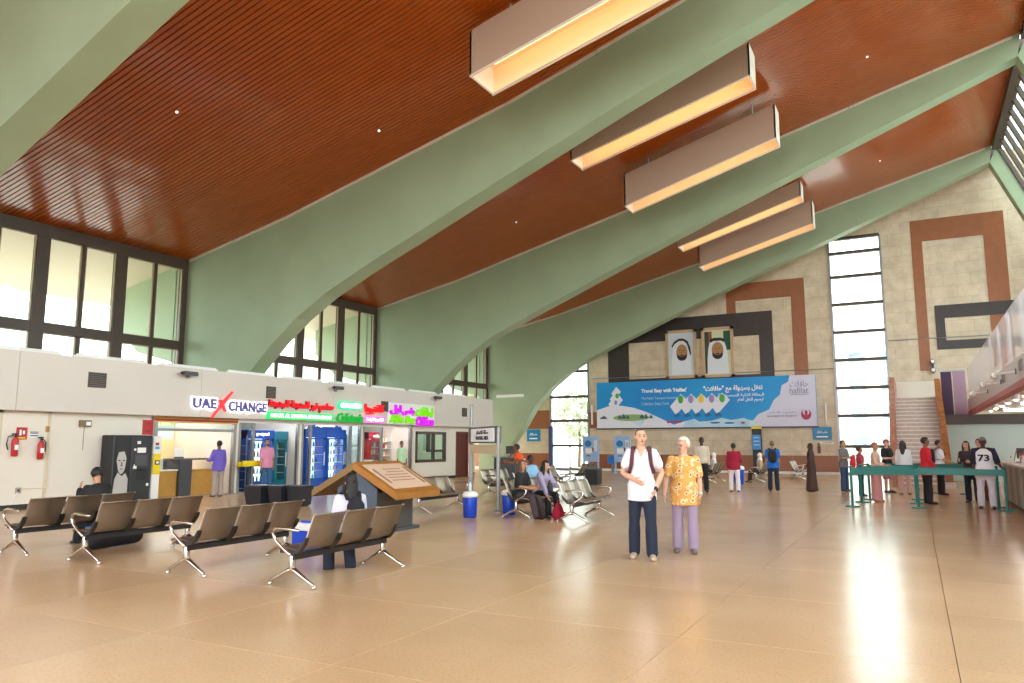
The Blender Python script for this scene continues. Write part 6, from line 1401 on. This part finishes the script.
def jersey(J):
    S, c = J['S'], J['chest']; t = J['t']
    o = link('number_print', text_mesh('73', 0.25, 0.17, 0.012, 0.03), W('navy', '#1e1c30'), t); o.location = S(c + V(0, 0.166, -0.05)); o.rotation_euler = (PI / 2, 0, PI)
    for i, s in ((0, -1), (1, 1)):
        q = J['sho'][i]; e = J['elb'][i]
        MB().limb([S(J['nb'] + V(s * 0.06, 0, -0.03)), S(q + V(0, 0, 0.012)), S(q.lerp(e, 0.5)), S(q.lerp(e, 1.05))], [0.062, 0.088, 0.082, 0.072], n=12).build('raglan_sleeve', MATS['cloth_navy'], t, True)
person('man in a white number 73 jersey with dark sleeves and a grey cap', (1.50, 22.4), (-0.10, -1), 1.74, 'dark', hair=('cap', '#1a1412', '#8a8682'), top=WHITE, sleeve=0.9, hem=0.2, bottom=W('pale_grey_trousers', '#cfcad2'), shoes='#1e1c20', width=1.12, belly=0.02, arms=[(V(-0.32, 0.0, -1), V(-0.35, 0.6, -0.5)), (V(0.12, 0.05, -1), V(0.05, 0.35, -1))], extra=jersey)
# worker in an orange vest
def vest(J):
    S, p, ln, t = J['S'], J['pel'], J['ln'], J['t']; m_ = mat('tape_grey', '#c8c8c0', 0.4)
    for z in (0.12, 0.26): MB().limb([S(p + ln * (z - 0.02)), S(p + ln * (z + 0.02))], [(0.186, 0.142), (0.188, 0.144)], side=(1, 0, 0), n=18, cap=0.0).build('reflective_band', m_, t, True)
person('worker in an orange vest bending over things behind the benches', (-10.15, 19.9), (-0.9, -0.3), 1.62, 'brown', hair=('short', '#201818'), top=W('orange_vest', '#e0521c'), sleeve=0.35, hem=0.18, bottom=BLACK, lean=(0, 0.42, 1), arms=[(V(-0.15, 0.4, -1), V(0.2, 1, 0.05)), (V(0.15, 0.4, -1), V(-0.2, 1, 0.2))], extra=vest)
# people sitting
SIT = [(V(-0.12, 1, -0.02), V(-0.05, 0.12, -1)), (V(0.12, 1, -0.02), V(0.05, 0.12, -1))]
SP_ = (0, 0, 0.505)
def seat_pos(b, off): # place on a bench, off along the bench
    x, y, r = BL[b][:3]; c = 0.06 if r == 0 else -0.06
    return (x + c, y + off)
def bag_strap(J):
    backpack(J, 'small black backpack worn by the girl on the nearest bench', '#17161a', None, 0.9)
person('long haired girl in a white top sitting on the nearest bench, seen from behind', (-6.44, 7.72), (-0.86, 0.5), 1.62, 'light', pelvis=SP_, legs=[(V(-0.10, 0.85, -0.15), V(-0.05, -0.25, -1)), (V(0.10, 0.85, -0.15), V(0.05, -0.25, -1))], lean=(0, -0.02, 1), hair=('long', '#17110f'), top=W('lilac_white', '#d6d0e2'), sleeve=1.9, hem=0.06, bottom=DKJEAN, shoes='#1a1618', arms=[(V(-0.1, 0.2, -1), V(0.2, 0.9, -0.2)), (V(0.15, 0.15, -1), V(-0.1, 1, -0.3))], extra=bag_strap)
person('hunched person in black sitting on the leftmost near bench', seat_pos(3, 0.45), (-0.95, 0.2), 1.68, 'tan', pelvis=SP_, legs=SIT, lean=(0, 0.55, 1), head=(0, -30), hair=('curly', '#141010'), top=BLACK, sleeve=1.95, hem=0.06, bottom=BLACK, shoes='#141214', arms=[(V(-0.15, 0.6, -0.8), V(0.2, 0.5, 0.8)), (V(0.15, 0.5, -0.9), V(-0.2, 0.9, 0.0))])
person('long haired woman in a black t shirt sitting on the bench by the blue bin', seat_pos(4, -0.56), (1, -0.12), 1.66, 'tan', pelvis=SP_, legs=[(V(-0.10, 1, -0.08), V(-0.05, 0.3, -1)), (V(0.10, 1, -0.05), V(0.05, 0.35, -1))], lean=(0, 0.12, 1), hair=('long', '#5a4030'), top=BLACK, sleeve=0.8, hem=0.06, bottom=W('brown_trousers', '#46383a'), shoes='#141214', arms=[(V(-0.1, 0.35, -1), V(0.3, 1, -0.05)), (V(0.1, 0.35, -1), V(-0.3, 1, -0.1))])
person('dark haired woman in a lilac top sitting and reaching towards the red bag', seat_pos(4, 0.42), (1, -0.35), 1.66, 'light', pelvis=SP_, legs=SIT, lean=(0, 0.42, 1), head=(10, -10), hair=('long', '#241a1a'), top=W('lilac', '#a89cb8'), sleeve=1.9, hem=0.06, bottom=BLACK, shoes='#141214', arms=[(V(-0.15, 0.6, -1), V(0.4, 0.9, -0.1)), (V(0.12, 0.75, -1), V(0.0, 0.45, -1))])
person('man in a light blue shirt slumped on the bench behind the two women', seat_pos(9, 0.0), (1, -0.25), 1.72, 'dark', pelvis=SP_, legs=SIT, lean=(0, -0.25, 1), hair=('short', '#151010'), top=W('light_blue', '#8fb8da'), sleeve=1.9, hem=0.06, bottom=W('grey_blue', '#3a3f4c'), arms=[(V(-0.15, 0.4, -1), V(0.3, 0.9, 0.5)), (V(0.15, 0.4, -1), V(-0.2, 1, -0.1))])
person('person in a white headscarf sitting left of the woman in the red top', seat_pos(13, 0.1), (-0.95, -0.3), 1.62, 'tan', pelvis=SP_, legs=SIT, hair=('scarf', '#e8e2dc'), top=W('white_robe', '#dcd6d2'), sleeve=1.9, hem=0.06, bottom=W('dark_mix', '#3a2f38'))
person('person in a white cap sitting right of the woman in the red top', seat_pos(14, -0.2), (-0.95, -0.3), 1.62, 'tan', pelvis=SP_, legs=SIT, hair=('scarf', '#f0ece8'), top=W('sand_robe', '#c8b49c'), sleeve=1.9, hem=0.06, bottom=W('dark_mix2', '#4a3a34'))
# people at the shops
person('man in a purple shirt standing at the exchange counter, seen from behind', (-18.95, 16.5), (-1, 0.25), 1.68, 'brown', hair=('short', '#1a1616'), top=W('violet', '#6a58b4'), sleeve=1.9, hem=0.14, bottom=W('taupe_trousers', '#a09088'), shoes='#4a3a3a', arms=[(V(-0.2, 0.3, -1), V(0.1, 1, 0.0)), (V(0.15, 0.0, -1), V(0.0, 0.2, -1))])
person('bearded man in a pink shirt standing before the blue drinks cooler', (-19.05, 18.55), (0.95, -0.3), 1.74, 'tan', hair=('short', '#1a1414'), top=W('pink_shirt', '#d088a4'), sleeve=0.85, hem=0.12, bottom=W('teal_jeans', '#2f5a7c'), shoes='#20242c', width=1.05,
       extra=lambda J: MB().limb([J['Hd']((-0.05, 0.06, -0.06)), J['Hd']((0, 0.075, -0.10)), J['Hd']((0.05, 0.06, -0.06))], [0.022, 0.03, 0.022], n=10).build('beard', 'eye_dark', J['t'], True))
person('man in a pale green shirt standing in the shop under the magenta sign', (-19.2, 26.25), (0.9, -0.4), 1.70, 'brown', hair=('short', '#181212'), top=W('pale_green', '#b8d8b0'), sleeve=1.4, hem=0.12, bottom=W('slate_trousers', '#4a5058'))
person('man in a blue shirt outside behind the tall left window', (-20.1, 49.5), (0.9, -0.2), 1.72, 'tan', hair=('short', '#1c1614'), top=W('steel_blue', '#6f86a4'), sleeve=1.6, hem=0.12, bottom=W('slate_jeans', '#3c4a66'))
for o_ in [o for o in COL.objects if o.get('label') == 'man in a blue shirt outside behind the tall left window']: o_.location.z = -0.3
# ------------------------------------------------------------------ bags on the floor
t = thing('shoulder_bag', 'dark red bag on the floor at the feet of the seated women', 'bag', (-6.86, 15.05, 0), 0.3)
m_ = W('bag_red', '#9c1434')
link('bag', remesh(MB().limb([(0, 0, 0.05), (0, 0, 0.16), (0.01, 0, 0.30)], [(0.19, 0.12), (0.20, 0.13), (0.13, 0.07)], side=(0, 1, 0), n=14), 0.02), m_, t, True); MB().limb([(0, -0.09, 0.30), (0, -0.06, 0.40), (0, 0.06, 0.40), (0, 0.09, 0.30)], [0.012] * 4, n=6).build('handle', m_, t, True); MB().limb([(0.12, -0.1, 0.12), (0.13, 0.1, 0.12)], [(0.05, 0.02), (0.05, 0.02)], n=8).build('pocket', m_, t, True)
t = thing('holdall', 'large black bag on the floor under the leftmost near bench', 'bag', (-11.15, 7.75, 0), 0.1)
m_ = W('bag_black', '#16151a')
link('bag', remesh(MB().limb([(0, -0.42, 0.15), (0, -0.2, 0.17), (0, 0.2, 0.17), (0, 0.42, 0.14)], [(0.15, 0.14), (0.17, 0.155), (0.17, 0.155), (0.14, 0.12)], side=(1, 0, 0), n=14), 0.025), m_, t, True); MB().limb([(0.14, -0.15, 0.18), (0.2, -0.1, 0.3), (0.2, 0.1, 0.3), (0.14, 0.15, 0.18)], [0.015] * 4, n=6).build('handle', m_, t, True)
t = thing('carrier_bag', 'blue carrier bag beside the hunched person in black', 'bag', (-12.62, 8.35, 0)); link('bag', remesh(MB().limb([(0, 0, 0.06), (0, 0, 0.3), (0, 0, 0.52)], [(0.14, 0.08), (0.15, 0.09), (0.13, 0.03)], side=(1, 0, 0), n=12), 0.025), mat('carrier_blue', '#3a6fc0', 0.4), t, True); MB().limb([(-0.06, 0, 0.5), (-0.04, 0, 0.62), (0.04, 0, 0.62), (0.06, 0, 0.5)], [0.008] * 4, n=6).build('handle', 'carrier_blue', t, True)
